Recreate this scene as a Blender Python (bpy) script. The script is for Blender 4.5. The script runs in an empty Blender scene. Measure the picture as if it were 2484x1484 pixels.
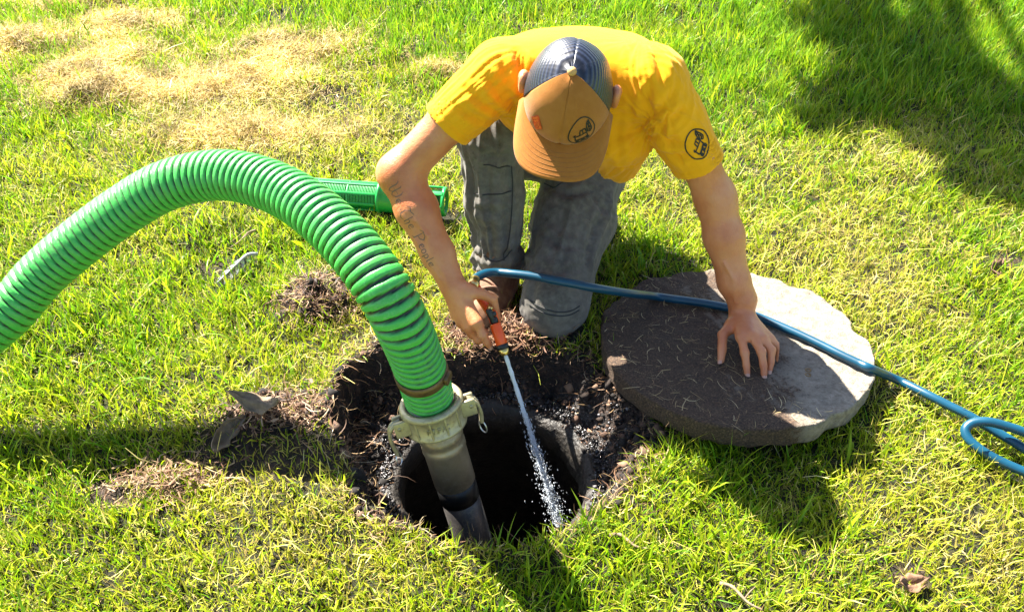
import bpy, math
import numpy as np
from mathutils import Vector, Matrix
from mathutils.bvhtree import BVHTree

scene = bpy.context.scene
COL = scene.collection
R = math.radians
rng = np.random.default_rng(7)

# ------------------------------------------------------------------ camera
CAM_H, CAM_D, FOC, PW, PH = 1.45, R(40), 2200.0, 2483.0, 1484.0
cam_d = bpy.data.cameras.new('camera')
cam = bpy.data.objects.new('camera', cam_d)
COL.objects.link(cam)
cam.location = (0, 0, CAM_H)
cam.rotation_euler = (R(90) - CAM_D, 0, 0)
cam_d.sensor_width = 36.0
cam_d.lens = 36.0 * FOC / PW
cam_d.clip_start = 0.05
cam_d.clip_end = 500
scene.camera = cam

# ------------------------------------------------------------------ light
SUN_L = np.array([0.66, -0.70, -1.0])            # direction the light travels
w = bpy.data.worlds.new('World')
scene.world = w
w.use_nodes = True
nt = w.node_tree
sky = nt.nodes.new('ShaderNodeTexSky')
sky.sky_type = 'NISHITA'
sky.sun_disc = False
sky.sun_elevation = math.atan2(1.0, math.hypot(SUN_L[0], SUN_L[1]))
sky.sun_rotation = math.atan2(-SUN_L[0], -SUN_L[1])
nt.links.new(sky.outputs['Color'], nt.nodes['Background'].inputs['Color'])
nt.nodes['Background'].inputs['Strength'].default_value = 0.05
sun_d = bpy.data.lights.new('sun', 'SUN')
sun_d.energy = 5.0
sun_d.angle = R(0.5)
sun_d.color = (1.0, 0.95, 0.86)
sun = bpy.data.objects.new('sun', sun_d)
COL.objects.link(sun)
sun.rotation_euler = Vector(SUN_L).to_track_quat('-Z', 'Y').to_euler()
sun.location = (-5, 6, 8)
scene.view_settings.view_transform = 'Standard'
scene.view_settings.look = 'None'
scene.view_settings.exposure = 2.6
scene.view_settings.gamma = 1.0
scene.view_settings.use_curve_mapping = False

# ------------------------------------------------------------------ helpers
_F = np.array([0, math.cos(CAM_D), -math.sin(CAM_D)])
_U = np.array([0, math.sin(CAM_D), math.cos(CAM_D)])
_R = np.array([1.0, 0, 0])
CAMP = np.array([0, 0, CAM_H])

def ray(u, v):
    return _F + _R * ((u - PW / 2) / FOC) - _U * ((v - PH / 2) / FOC)

def px(u, v, z=0.0):
    r = ray(u, v)
    return CAMP + r * ((z - CAM_H) / r[2])

def pd(u, v, d):
    return CAMP + ray(u, v) * d

def nrm(v):
    v = np.asarray(v, float)
    return v / np.linalg.norm(v)

def hash3(i, j, k):
    n = (i.astype(np.int64) * 73856093) ^ (j.astype(np.int64) * 19349663) ^ (k.astype(np.int64) * 83492791)
    n = (n ^ (n >> 13)) * 1274126177
    n = n & 0x7fffffff
    n = (n ^ (n >> 15)) * 668265263
    n = (n & 0x7fffffff)
    return (n % 100003) / 100003.0

def vnoise(P):
    P = np.asarray(P, float)
    I = np.floor(P).astype(np.int64)
    f = P - I
    f = f * f * (3 - 2 * f)
    out = 0
    for a in (0, 1):
        wx = f[:, 0] if a else 1 - f[:, 0]
        for b in (0, 1):
            wy = f[:, 1] if b else 1 - f[:, 1]
            for c in (0, 1):
                wz = f[:, 2] if c else 1 - f[:, 2]
                out = out + wx * wy * wz * hash3(I[:, 0] + a, I[:, 1] + b, I[:, 2] + c)
    return out * 2 - 1

def fbm(P, oct=3):
    s, a = 0, 1.0
    P = np.asarray(P, float)
    for o in range(oct):
        s = s + a * vnoise(P * (2 ** o) + 17.3 * o)
        a *= 0.5
    return s

def fbm2(x, y, f, oct=3, seed=0.0):
    return fbm(np.stack([x * f + seed, y * f - seed, np.full_like(x, seed + .5)], 1), oct)

def smooth(e0, e1, x):
    t = np.clip((x - e0) / (e1 - e0), 0, 1)
    return t * t * (3 - 2 * t)

def np_mesh(name, V, F, smooth_shade=True, col=None, uv=None):
    V = np.asarray(V, np.float32)
    Fl = F if isinstance(F, list) else [F]
    Fl = [np.asarray(f, np.int32) for f in Fl if len(f)]
    me = bpy.data.meshes.new(name)
    me.vertices.add(len(V))
    me.vertices.foreach_set('co', V.ravel())
    loops = np.concatenate([f.ravel() for f in Fl])
    tot = np.concatenate([np.full(len(f), f.shape[1], np.int32) for f in Fl])
    start = np.concatenate([[0], np.cumsum(tot)[:-1]]).astype(np.int32)
    me.loops.add(len(loops))
    me.loops.foreach_set('vertex_index', loops)
    me.polygons.add(len(tot))
    me.polygons.foreach_set('loop_start', start)
    me.polygons.foreach_set('loop_total', tot)
    if smooth_shade:
        me.polygons.foreach_set('use_smooth', np.ones(len(tot), bool))
    if col is not None:
        a = me.attributes.new('Col', 'FLOAT_COLOR', 'POINT')
        c = np.ones((len(V), 4), np.float32)
        c[:, :col.shape[1]] = col
        a.data.foreach_set('color', c.ravel())
    if uv is not None:
        l = me.uv_layers.new(name='UVMap')
        l.data.foreach_set('uv', np.asarray(uv, np.float32)[loops].ravel())
    me.update(calc_edges=True)
    me.validate()
    return me

def obj(name, me, mat=None, parent=None, loc=None):
    o = bpy.data.objects.new(name, me)
    COL.objects.link(o)
    if mat is not None:
        me.materials.append(mat)
    if loc is not None:
        o.location = loc
    if parent is not None:
        o.parent = parent
    return o

def tag(o, label=None, cat=None, group=None, kind=None):
    if label: o['label'] = label
    if cat: o['category'] = cat
    if group: o['group'] = group
    if kind: o['kind'] = kind
    return o

def thing(name, label, cat, loc=(0, 0, 0), group=None):
    o = bpy.data.objects.new(name, None)
    o.empty_display_size = 0.05
    COL.objects.link(o)
    o.location = loc
    return tag(o, label, cat, group)

class MB:
    """collects pieces (verts, faces, colour) into one mesh; world coordinates are shifted by origin on build"""
    def __init__(self):
        self.V, self.Q, self.T, self.C, self.n = [], [], [], [], 0
        self.UV = []
    def add(self, V, F, c=(1, 1, 1), uv=None):
        V = np.asarray(V, float)
        F = np.asarray(F, int) + self.n
        (self.Q if F.shape[1] == 4 else self.T).append(F)
        self.V.append(V)
        cc = np.asarray(c, float)
        if cc.ndim == 1:
            cc = np.tile(cc, (len(V), 1))
        self.C.append(cc)
        self.UV.append(np.zeros((len(V), 2)) if uv is None else np.asarray(uv))
        self.n += len(V)
        return self
    def build(self, name, mat, parent=None, origin=(0, 0, 0), smooth_shade=True, loc=None):
        V = np.concatenate(self.V) - np.asarray(origin)
        F = []
        if self.Q: F.append(np.concatenate(self.Q))
        if self.T: F.append(np.concatenate(self.T))
        me = np_mesh(name, V, F, smooth_shade, np.concatenate(self.C), np.concatenate(self.UV))
        return obj(name, me, mat, parent, loc)

def frames(P):
    P = np.asarray(P, float)
    T = np.gradient(P, axis=0)
    T /= np.linalg.norm(T, axis=1)[:, None] + 1e-12
    N = np.zeros_like(P)
    a = np.array([0, 0, 1.0]) if abs(T[0][2]) < .9 else np.array([1.0, 0, 0])
    n = a - T[0] * (a @ T[0]); n /= np.linalg.norm(n)
    N[0] = n
    for i in range(1, len(P)):
        n = N[i - 1] - T[i] * (N[i - 1] @ T[i])
        N[i] = n / (np.linalg.norm(n) + 1e-12)
    return T, N, np.cross(T, N)

def tube(P, rad, seg=10, caps=True):
    P = np.asarray(P, float)
    n = len(P)
    rad = np.broadcast_to(np.asarray(rad, float), (n,))
    T, N, B = frames(P)
    a = np.linspace(0, 2 * np.pi, seg, endpoint=False)
    V = P[:, None, :] + rad[:, None, None] * (np.cos(a)[None, :, None] * N[:, None, :] + np.sin(a)[None, :, None] * B[:, None, :])
    V = V.reshape(-1, 3)
    i = np.arange(n - 1)[:, None] * seg
    j = np.arange(seg)[None, :]
    j2 = (j + 1) % seg
    Q = np.stack([i + j, i + j2, i + seg + j2, i + seg + j], -1).reshape(-1, 4)
    uv = np.stack([np.repeat(np.linspace(0, 1, n), seg), np.tile(a / (2 * np.pi), n)], 1)
    if caps:
        V = np.concatenate([V, P[:1], P[-1:]])
        uv = np.concatenate([uv, [[0, 0], [1, 0]]])
        c0, c1 = n * seg, n * seg + 1
        jj = np.arange(seg)
        t0 = np.stack([np.full(seg, c0), (jj + 1) % seg, jj, jj], 1)[:, :3]
        t1 = np.stack([np.full(seg, c1), (n - 1) * seg + jj, (n - 1) * seg + (jj + 1) % seg], 1)
        return V, Q, np.concatenate([t0, t1]), uv
    return V, Q, np.zeros((0, 3), int), uv

def add_tube(mb, P, rad, seg=10, c=(1, 1, 1), caps=True):
    V, Q, T, uv = tube(P, rad, seg, caps)
    n0 = mb.n
    mb.add(V, Q, c, uv)
    if len(T):
        mb.T.append(np.asarray(T) + n0)
    return mb

def add_lathe(mb, O, axis, prof, seg=24, c=(1, 1, 1)):
    """prof: list of (distance along axis, radius)"""
    O = np.asarray(O, float); ax = nrm(axis)
    a0 = np.array([0, 0, 1.0]) if abs(ax[2]) < .9 else np.array([1.0, 0, 0])
    X = nrm(np.cross(ax, a0)); Y = np.cross(ax, X)
    a = np.linspace(0, 2 * np.pi, seg, endpoint=False)
    ring = np.cos(a)[:, None] * X + np.sin(a)[:, None] * Y
    V = np.concatenate([O + ax * t + ring * r for t, r in prof])
    n = len(prof)
    i = np.arange(n - 1)[:, None] * seg
    j = np.arange(seg)[None, :]
    j2 = (j + 1) % seg
    Q = np.stack([i + j, i + j2, i + seg + j2, i + seg + j], -1).reshape(-1, 4)
    mb.add(V, Q, c)
    return mb

def add_box(mb, cen, X, Y, Z, c=(1, 1, 1), bev=0.12):
    """box with half vectors X, Y, Z, chamfered along its edges"""
    cen = np.asarray(cen, float)
    V = []; b = 1 - bev
    for sz in (-1, 1):
        for (f, g) in ((b, 1),):
            pass
    ring = [(-b, -1), (b, -1), (1, -b), (1, b), (b, 1), (-b, 1), (-1, b), (-1, -b)]
    lay = [(-1, b), (-b, 1), (b, 1), (1, b)]
    for z, s in lay:
        for x, y in ring:
            V.append(cen + np.asarray(X) * x * s + np.asarray(Y) * y * s + np.asarray(Z) * z)
    Q = []
    for l in range(3):
        for j in range(8):
            Q.append((l * 8 + j, l * 8 + (j + 1) % 8, l * 8 + 8 + (j + 1) % 8, l * 8 + 8 + j))
    V.append(cen - np.asarray(Z)); V.append(cen + np.asarray(Z))
    T = []
    for j in range(8):
        T.append((32, (j + 1) % 8, j)); T.append((33, 24 + j, 24 + (j + 1) % 8))
    n0 = mb.n
    mb.add(np.array(V), np.array(Q), c)
    mb.T.append(np.array(T) + n0)
    return mb

def spline(pts, n):
    """Catmull-Rom through pts"""
    P = np.asarray(pts, float)
    P = np.concatenate([2 * P[:1] - P[1:2], P, 2 * P[-1:] - P[-2:-1]])
    m = len(P) - 3
    d = np.linalg.norm(np.diff(P[1:-1], axis=0), axis=1)
    cum = np.concatenate([[0], np.cumsum(d)]) / d.sum()
    t = np.linspace(0, 1, n)
    k = np.clip(np.searchsorted(cum, t, 'right') - 1, 0, m - 1)
    u = ((t - cum[k]) / (cum[k + 1] - cum[k]))[:, None]
    p0, p1, p2, p3 = P[k], P[k + 1], P[k + 2], P[k + 3]
    return 0.5 * ((2 * p1) + (-p0 + p2) * u + (2 * p0 - 5 * p1 + 4 * p2 - p3) * u ** 2 + (-p0 + 3 * p1 - 3 * p2 + p3) * u ** 3)

# ------------------------------------------------------------------ materials
class NT:
    def __init__(self, name):
        self.m = bpy.data.materials.new(name)
        self.m.use_nodes = True
        self.t = self.m.node_tree
        self.b = self.t.nodes['Principled BSDF']
    def n(self, typ, **kw):
        o = self.t.nodes.new(typ)
        for k, v in kw.items():
            if k in o.inputs:
                o.inputs[k].default_value = v
            else:
                setattr(o, k, v)
        return o
    def l(self, a, b):
        self.t.links.new(a, b)
    def set(self, **kw):
        for k, v in kw.items():
            self.b.inputs[k.replace('_', ' ')].default_value = v
        return self
    def noise(self, scale, detail=3.0, rough=.5, coord='Object', vec=None):
        o = self.n('ShaderNodeTexNoise')
        o.inputs['Scale'].default_value = scale
        o.inputs['Detail'].default_value = detail
        o.inputs['Roughness'].default_value = rough
        if vec is None:
            if not hasattr(self, 'tc'):
                self.tc = self.n('ShaderNodeTexCoord')
            vec = self.tc.outputs[coord]
        self.l(vec, o.inputs['Vector'])
        return o.outputs['Fac']
    def ramp(self, fac, stops):
        o = self.n('ShaderNodeValToRGB')
        e = o.color_ramp.elements
        while len(e) < len(stops):
            e.new(0.5)
        for i, (p, c) in enumerate(stops):
            e[i].position = p
            e[i].color = tuple(c) + (1,) if len(c) == 3 else c
        self.l(fac, o.inputs['Fac'])
        return o.outputs['Color']
    def mix(self, fac, a, b, mode='MIX'):
        o = self.n('ShaderNodeMix')
        o.data_type = 'RGBA'
        o.blend_type = mode
        for s, x in ((o.inputs[0], fac), (o.inputs[6], a), (o.inputs[7], b)):
            if isinstance(x, (int, float)):
                s.default_value = x
            elif isinstance(x, tuple):
                s.default_value = x + (1,) if len(x) == 3 else x
            else:
                self.l(x, s)
        return o.outputs[2]
    def math(self, op, a, b=0.0):
        o = self.n('ShaderNodeMath')
        o.operation = op
        for s, x in ((o.inputs[0], a), (o.inputs[1], b)):
            if isinstance(x, (int, float)):
                s.default_value = x
            else:
                self.l(x, s)
        return o.outputs[0]
    def bump(self, h, strength=.3, dist=.002):
        o = self.n('ShaderNodeBump')
        o.inputs['Strength'].default_value = strength
        o.inputs['Distance'].default_value = dist
        self.l(h, o.inputs['Height'])
        self.l(o.outputs['Normal'], self.b.inputs['Normal'])
        return o
    def color(self, c):
        if isinstance(c, tuple):
            self.b.inputs['Base Color'].default_value = c + (1,)
        else:
            self.l(c, self.b.inputs['Base Color'])
        return self
    def attr(self, name='Col'):
        o = self.n('ShaderNodeAttribute')
        o.attribute_name = name
        return o.outputs['Color']

def simple(name, c, rough=.6, var=.25, scale=40, bump=.2, metal=0.0, dist=.001, spec=.5):
    m = NT(name)
    f = m.noise(scale, 4, .6)
    lo = tuple(x * (1 - var) for x in c); hi = tuple(min(1, x * (1 + var)) for x in c)
    m.color(m.ramp(f, [(.3, lo), (.7, hi)]))
    m.set(Roughness=rough, Metallic=metal)
    m.b.inputs['Specular IOR Level'].default_value = spec
    if bump:
        m.bump(m.noise(scale * 4, 3), bump, dist)
    return m.m

def mat_blade(name, trans=.45, rough=.45):
    m = NT(name)
    c = m.attr()
    nz = m.noise(9.0, 2, .5)
    c2 = m.mix(1.0, c, m.ramp(nz, [(.25, (.8, .8, .8)), (.75, (1.15, 1.15, 1.15))]), 'MULTIPLY')
    m.color(c2)
    m.set(Roughness=rough)
    m.b.inputs['Specular IOR Level'].default_value = .35
    tr = m.n('ShaderNodeBsdfTranslucent')
    m.l(c2, tr.inputs['Color'])
    mx = m.n('ShaderNodeMixShader')
    mx.inputs[0].default_value = trans
    m.l(m.b.outputs[0], mx.inputs[1])
    m.l(tr.outputs[0], mx.inputs[2])
    out = m.t.nodes['Material Output']
    m.l(mx.outputs[0], out.inputs['Surface'])
    return m.m

M = {}
M['blade'] = mat_blade('grass blade', .5)
M['straw'] = mat_blade('dry straw', .3, .6)

m = NT('ground')
mask = m.n('ShaderNodeSeparateColor'); m.l(m.attr(), mask.inputs[0])
n1 = m.noise(35, 6, .65); n2 = m.noise(160, 4, .6)
thatch = m.ramp(n1, [(.3, (.004, .004, .0006)), (.55, (.014, .013, .002)), (.75, (.055, .045, .008))])
soil = m.ramp(n1, [(.28, (.004, .0025, .0016)), (.5, (.019, .0105, .0065)), (.72, (.085, .046, .028))])
soil = m.mix(m.ramp(n2, [(.55, (0, 0, 0)), (.8, (.6, .6, .6))]), soil, (.14, .085, .055))
wetc = m.ramp(n2, [(.35, (.008, .007, .006)), (.55, (.05, .042, .038)), (.72, (.22, .20, .19))])
turf = m.ramp(n1, [(.3, (.045, .10, .006)), (.5, (.11, .19, .012)), (.72, (.22, .27, .04))])
thatch = m.mix(mask.outputs[2], thatch, turf)
c = m.mix(mask.outputs[0], thatch, soil)
c = m.mix(mask.outputs[1], c, wetc)
m.color(c)
m.l(m.math('SUBTRACT', .95, m.math('MULTIPLY', mask.outputs[1], .75)), m.b.inputs['Roughness'])
m.bump(m.math('ADD', m.math('MULTIPLY', n1, .6), n2), .9, .012)
M['ground'] = m.m

m = NT('soil crumb'); m.color(m.attr()); m.set(Roughness=.9); M['crumb'] = m.m
m = NT('wet gravel'); m.color(m.attr()); m.set(Roughness=.28); m.b.inputs['Specular IOR Level'].default_value = .6
m.bump(m.noise(300, 2), .4, .002); M['gravel'] = m.m

m = NT('concrete lid')
n1 = m.noise(7, 6, .6); n2 = m.noise(60, 5, .65); n3 = m.noise(260, 3, .6)
vor = m.n('ShaderNodeTexVoronoi', Scale=120.0); m.l(m.tc.outputs['Object'], vor.inputs['Vector'])
conc = m.ramp(n2, [(.3, (.11, .09, .068)), (.55, (.22, .188, .145)), (.75, (.33, .29, .23))])
pit_ = m.ramp(vor.outputs['Distance'], [(.05, (.35, .33, .3)), (.25, (1, 1, 1))])
conc = m.mix(.6, conc, pit_, 'MULTIPLY')
dirt = m.ramp(n3, [(.3, (.016, .009, .005)), (.55, (.062, .036, .020)), (.8, (.20, .125, .07))])
sep = m.n('ShaderNodeSeparateXYZ'); m.l(m.tc.outputs['Object'], sep.inputs[0])
# soil smeared over the half of the lid that lay under the turf
edge = m.math('ADD', m.math('MULTIPLY', sep.outputs[0], -3.4), m.math('MULTIPLY', sep.outputs[1], -.4))
edge = m.math('ADD', edge, m.math('ADD', .30, m.math('MULTIPLY', m.math('SUBTRACT', n1, .5), 1.9)))
edge = m.math('ADD', edge, m.math('MULTIPLY', m.math('SUBTRACT', n2, .5), 1.1))
msk = m.ramp(edge, [(-.30 + .30, (0, 0, 0)), (.30, (1, 1, 1))])
m.color(m.mix(msk, conc, dirt))
m.set(Roughness=.92)
m.bump(m.math('ADD', n2, m.math('MULTIPLY', n3, .6)), .8, .006)
M['lid'] = m.m

M['concrete'] = simple('near black concrete', (.018, .014, .010), .6, .7, 30, .8, dist=.006)  # one mottled near-black tone for the tank rim and its inner wall
M['black_water'] = simple('dark tank water', (.006, .006, .006), .08, .2, 10, .2)

m = NT('green suction hose')
n1 = m.noise(22, 4, .6); n2 = m.noise(150, 4, .7)
hc = m.attr()
hs = m.n('ShaderNodeSeparateColor'); m.l(hc, hs.inputs[0])
top = m.math('MULTIPLY', hs.outputs[1], 2.6)
c = m.mix(m.mix(1.0, top, m.ramp(n2, [(.52, (0, 0, 0)), (.75, (.32, .32, .32))]), 'MULTIPLY'), hc, (.30, .52, .26))
c = m.mix(m.ramp(n1, [(.5, (0, 0, 0)), (.75, (.3, .3, .3))]), c, (.10, .14, .05))
sc = m.noise(60, 3, .6)
m.color(c); m.set(Roughness=.42); m.b.inputs['Specular IOR Level'].default_value = .55
m.bump(m.math('ADD', n2, m.math('MULTIPLY', sc, .5)), .35, .0015)
M['hose'] = m.m

def metal(name, c, rough, var=.3, stain=None, met=.85):
    m = NT(name)
    n1 = m.noise(18, 5, .6); n2 = m.noise(120, 3, .6)
    col = m.ramp(n1, [(.3, tuple(x * (1 - var) for x in c)), (.7, tuple(min(1, x * (1 + var)) for x in c))])
    if stain:
        col = m.mix(m.ramp(n2, [(.5, (0, 0, 0)), (.7, (.7, .7, .7))]), col, stain)
    m.color(col)
    m.set(Metallic=met, Roughness=rough)
    m.bump(n2, .25, .0015)
    return m.m
M['cast'] = metal('cast aluminium', (.38, .33, .20), .42, .25, (.24, .19, .10), .45)
M['alu'] = metal('worn aluminium tube', (.29, .23, .14), .46, .3, (.36, .29, .2), .6)
M['alu_dark'] = metal('grey aluminium tube', (.11, .10, .095), .4, .3, (.18, .16, .13), .6)
M['clamp'] = metal('rusty band', (.16, .1, .045), .5, .4, (.07, .04, .02), .6)
M['brass'] = metal('brass', (.78, .55, .2), .28, .15, None, .95)
M['steel'] = metal('steel', (.6, .6, .6), .3, .2, None, .9)
M['black'] = simple('black rubber', (.012, .012, .012), .45, .3, 40, .2)
M['blacktape'] = simple('black tape', (.006, .006, .006), .4, .3, 20, .3)
M['orange'] = simple('orange plastic', (.85, .09, .008), .38, .06, 30, .1)
M['gardenhose'] = simple('teal rubber hose', (.004, .050, .090), .34, .22, 14, .12)
M['filter'] = simple('green moulded plastic', (.015, .33, .06), .35, .2, 20, .15)
M['filter_dark'] = simple('dark green plastic', (.006, .10, .025), .5, .2, 20, .1)

m = NT('skin')
n1 = m.noise(14, 4, .55); n2 = m.noise(90, 4, .6); n3 = m.noise(420, 2, .6)
c = m.ramp(n1, [(.28, (.50, .145, .055)), (.5, (.60, .215, .088)), (.74, (.66, .28, .135))])
c = m.mix(m.ramp(n2, [(.55, (0, 0, 0)), (.8, (.35, .35, .35))]), c, (.52, .15, .075))
m.color(c)
m.set(Roughness=.40)
m.b.inputs['Subsurface Weight'].default_value = .12
m.b.inputs['Subsurface Radius'].default_value = (.008, .003, .0015)
m.b.inputs['Subsurface Scale'].default_value = 1.0
m.bump(m.math('ADD', m.math('MULTIPLY', n2, .6), m.math('MULTIPLY', n3, .45)), .6, .003)
M['skin'] = m.m
M['nail'] = simple('finger nail', (.52, .27, .19), .3, .1, 60, .05)
M['ink'] = simple('faded tattoo ink', (.16, .095, .075), .55, .3, 120, .05)
M['hair'] = simple('short brown hair', (.05, .03, .018), .6, .4, 200, .6)

def cloth(name, c, var, weave=900, rough=.85, fade=None, stain=None, sheen=.1):
    m = NT(name)
    n1 = m.noise(9, 4, .55); n2 = m.noise(60, 4, .6); n3 = m.noise(weave, 2, .5)
    col = m.ramp(n1, [(.3, tuple(x * (1 - var) for x in c)), (.7, tuple(min(1, x * (1 + var)) for x in c))])
    if fade:
        col = m.mix(m.ramp(n2, [(.42, (0, 0, 0)), (.8, (.7, .7, .7))]), col, fade)
    if stain:
        n4 = m.noise(26, 5, .7)
        col = m.mix(m.ramp(n4, [(.62, (0, 0, 0)), (.72, (.8, .8, .8))]), col, stain)
    m.color(col)
    m.set(Roughness=rough)
    m.b.inputs['Specular IOR Level'].default_value = .2
    m.b.inputs['Sheen Weight'].default_value = sheen
    m.bump(m.math('ADD', n3, m.math('MULTIPLY', n2, .8)), .35, .0012)
    return m.m
M['shirt'] = cloth('yellow work shirt', (.86, .37, .003), .05)
M['pants'] = cloth('charcoal canvas', (.110, .099, .085), .25, 700, .9, (.205, .188, .160), (.05, .040, .028))
M['seam'] = simple('trouser stitching', (.035, .034, .034), .9, .2, 90, .2)
M['cap_tan'] = cloth('tan cap canvas', (.33, .120, .018), .08, 1100, .85, (.38, .15, .030))
M['boot'] = cloth('brown boot leather', (.15, .07, .035), .35, 300, .7, (.28, .17, .09))
M['sole'] = simple('boot sole', (.03, .025, .02), .8, .3, 40, .3)
M['lace'] = simple('boot lace', (.2, .1, .06), .8, .3, 60, .2)
M['print'] = simple('black print', (.012, .011, .01), .7, .2, 60, .05)
M['patch_orange'] = simple('orange stitched badge', (.75, .14, .01), .7, .12, 200, .4)
M['patch_thread'] = simple('orange red thread', (.5, .05, .008), .7, .12, 200, .4)

m = NT('navy mesh netting')
uvn = m.n('ShaderNodeUVMap')
wv = m.n('ShaderNodeTexWave'); wv.wave_type = 'BANDS'; wv.bands_direction = 'Y'
wv.inputs['Scale'].default_value = 7.0; wv.inputs['Distortion'].default_value = 1.1; wv.inputs['Detail'].default_value = 2
m.l(uvn.outputs[0], wv.inputs['Vector'])
wx = m.n('ShaderNodeTexWave'); wx.wave_type = 'BANDS'; wx.bands_direction = 'X'
wx.inputs['Scale'].default_value = 15; wx.inputs['Distortion'].default_value = 1.0
m.l(uvn.outputs[0], wx.inputs['Vector'])
h = m.math('ADD', wv.outputs['Fac'], m.math('MULTIPLY', wx.outputs['Fac'], .12))
m.color(m.ramp(h, [(.25, (.005, .006, .012)), (.75, (.014, .018, .034)), (1.0, (.022, .028, .052))]))
m.set(Roughness=.36); m.b.inputs['Specular IOR Level'].default_value = .6
m.bump(h, .35, .002)
M['netting'] = m.m

M['leaf_grey'] = simple('weathered leaf', (.17, .12, .075), .8, .35, 60, .5)
M['leaf_brown'] = simple('dry brown leaf', (.16, .085, .045), .8, .4, 60, .5)
M['twig'] = simple('dry twig', (.20, .14, .085), .85, .3, 80, .5)
M['feather'] = simple('grey feather', (.45, .46, .5), .6, .35, 60, .2)
M['bark'] = simple('bark', (.12, .085, .055), .9, .4, 12, .9)
M['tree_leaf'] = simple('tree leaf', (.06, .11, .025), .6, .3, 4, 0)

m = NT('water')
m.set(Roughness=.04, IOR=1.33)
m.color((.9, .95, 1.0))
m.b.inputs['Transmission Weight'].default_value = .75
M['water'] = m.m
m = NT('water droplet'); m.color((.82, .87, .92)); m.set(Roughness=.08, IOR=1.33)
m.b.inputs['Transmission Weight'].default_value = .25
M['drop'] = m.m

# ------------------------------------------------------------------ ground, pit
PIT = np.array([px(u, v)[:2] for u, v in [
    (960, 858), (1080, 872), (1190, 862), (1320, 868), (1430, 880), (1500, 930), (1560, 1000), (1600, 1060), (1560, 1120),
    (1530, 1180), (1460, 1225), (1360, 1265), (1210, 1300), (1060, 1300), (930, 1262), (862, 1200), (832, 1120),
    (800, 1040), (805, 960), (860, 890)]])

def poly_sd(x, y, P):
    d = np.full(x.shape, 1e9)
    ins = np.zeros(x.shape, bool)
    n = len(P)
    for i in range(n):
        a, b = P[i], P[(i + 1) % n]
        ex, ey = b - a
        wx_, wy_ = x - a[0], y - a[1]
        t = np.clip((wx_ * ex + wy_ * ey) / (ex * ex + ey * ey), 0, 1)
        d = np.minimum(d, (wx_ - t * ex) ** 2 + (wy_ - t * ey) ** 2)
        c = ((a[1] <= y) & (b[1] > y)) | ((b[1] <= y) & (a[1] > y))
        xi = a[0] + (y - a[1]) / (ey if abs(ey) > 1e-9 else 1e-9) * ex
        ins ^= c & (x < xi)
    d = np.sqrt(d)
    return np.where(ins, -d, d)

FLOOR = -0.098
HOLE = px(1195, 1150, FLOOR)[:2]
HOLE_R = 0.208
LID_C = np.array([.508, 1.537]); LID_R = .305; LID_T = math.tan(R(6)); LID_Z = .058

def lid_z(y):
    return LID_Z + LID_T * (LID_C[1] - y)

# soil mounds: px centre, half width, half depth (m), height
MOUNDS = [(775, 735, .125, .10, .05), (1225, 808, .20, .10, .028), (700, 1010, .15, .07, .03), (960, 850, .09, .05, .03), (870, 930, .05, .07, .03), (860, 1000, .07, .06, .02)]
HEAPS = [(715, 122, .27, .15, .085), (300, 72, .26, .13, .08), (180, 12, .2, .12, .07), (55, 122, .24, .17, .10), (270, 150, .2, .13, .06),
         (400, 218, .42, .13, .075), (175, 198, .16, .09, .09), (570, 190, .18, .10, .055), (600, 325, .3, .09, .045), (1060, 180, .13, .08, .05), (250, 240, .2, .08, .06)]
SUNK = [(600, 1090, .15), (740, 1120, .12), (520, 1130, .09), (790, 235, .09), (700, 40, .13), (1040, 105, .1), (540, 640, .1), (300, 1180, .1), (2200, 1400, .06), (2440, 640, .08)]

def pit_sd(x, y):
    return poly_sd(x, y, PIT) + .022 * fbm2(x, y, 11, 2, 3.1) + .010 * fbm2(x, y, 45, 2, 9.1)

def bumpf(x, y, cx, cy, rx, ry):
    return np.exp(-(((x - cx) / rx) ** 2 + ((y - cy) / ry) ** 2) * 1.3)

def lawn_h(x, y):
    h = .013 * fbm2(x, y, 4.0, 3, 1.7) + .006 * fbm2(x, y, 17, 2, 5.2)
    for u, v, rx, ry, hh in HEAPS:
        c = px(u, v)
        h = h + .28 * hh * bumpf(x, y, c[0], c[1], rx, ry) * np.clip(.75 + 1.0 * fbm2(x, y, 9, 3, 2.2), .05, 2)
    for u, v, rx, ry, hh in MOUNDS:
        c = px(u, v)
        h = h + hh * bumpf(x, y, c[0], c[1], rx, ry) * (1 + .3 * fbm2(x, y, 30, 2, 4.4))
    return h

def ground_h(x, y, sd=None):
    if sd is None:
        sd = pit_sd(x, y)
    h = lawn_h(x, y)
    h = h + .007 * np.exp(-(sd / .05) ** 2) * (sd > -.03)
    wid = .032 + .115 * smooth(.10, .26, x) * smooth(1.12, 1.3, y)
    t = smooth(0, 1, -sd / wid)
    rough = .020 * fbm2(x, y, 24, 3, 7.7) + .010 * fbm2(x, y, 80, 2, 2.9)
    h = h * (1 - t) + (FLOOR + rough) * t + rough * .8 * t * (1 - t) * 2
    q = np.hypot(x - HOLE[0], y - HOLE[1]) - HOLE_R
    return np.where(q < .12, np.minimum(h, FLOOR - .004 + np.clip(q - .022, 0, 1) * 3.0 + rough * .5 * (q > .03)), h)

def axis_pts(segs):
    out = []
    for a, b, s in segs:
        out.append(np.arange(a, b, s))
    return np.concatenate(out)

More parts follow.
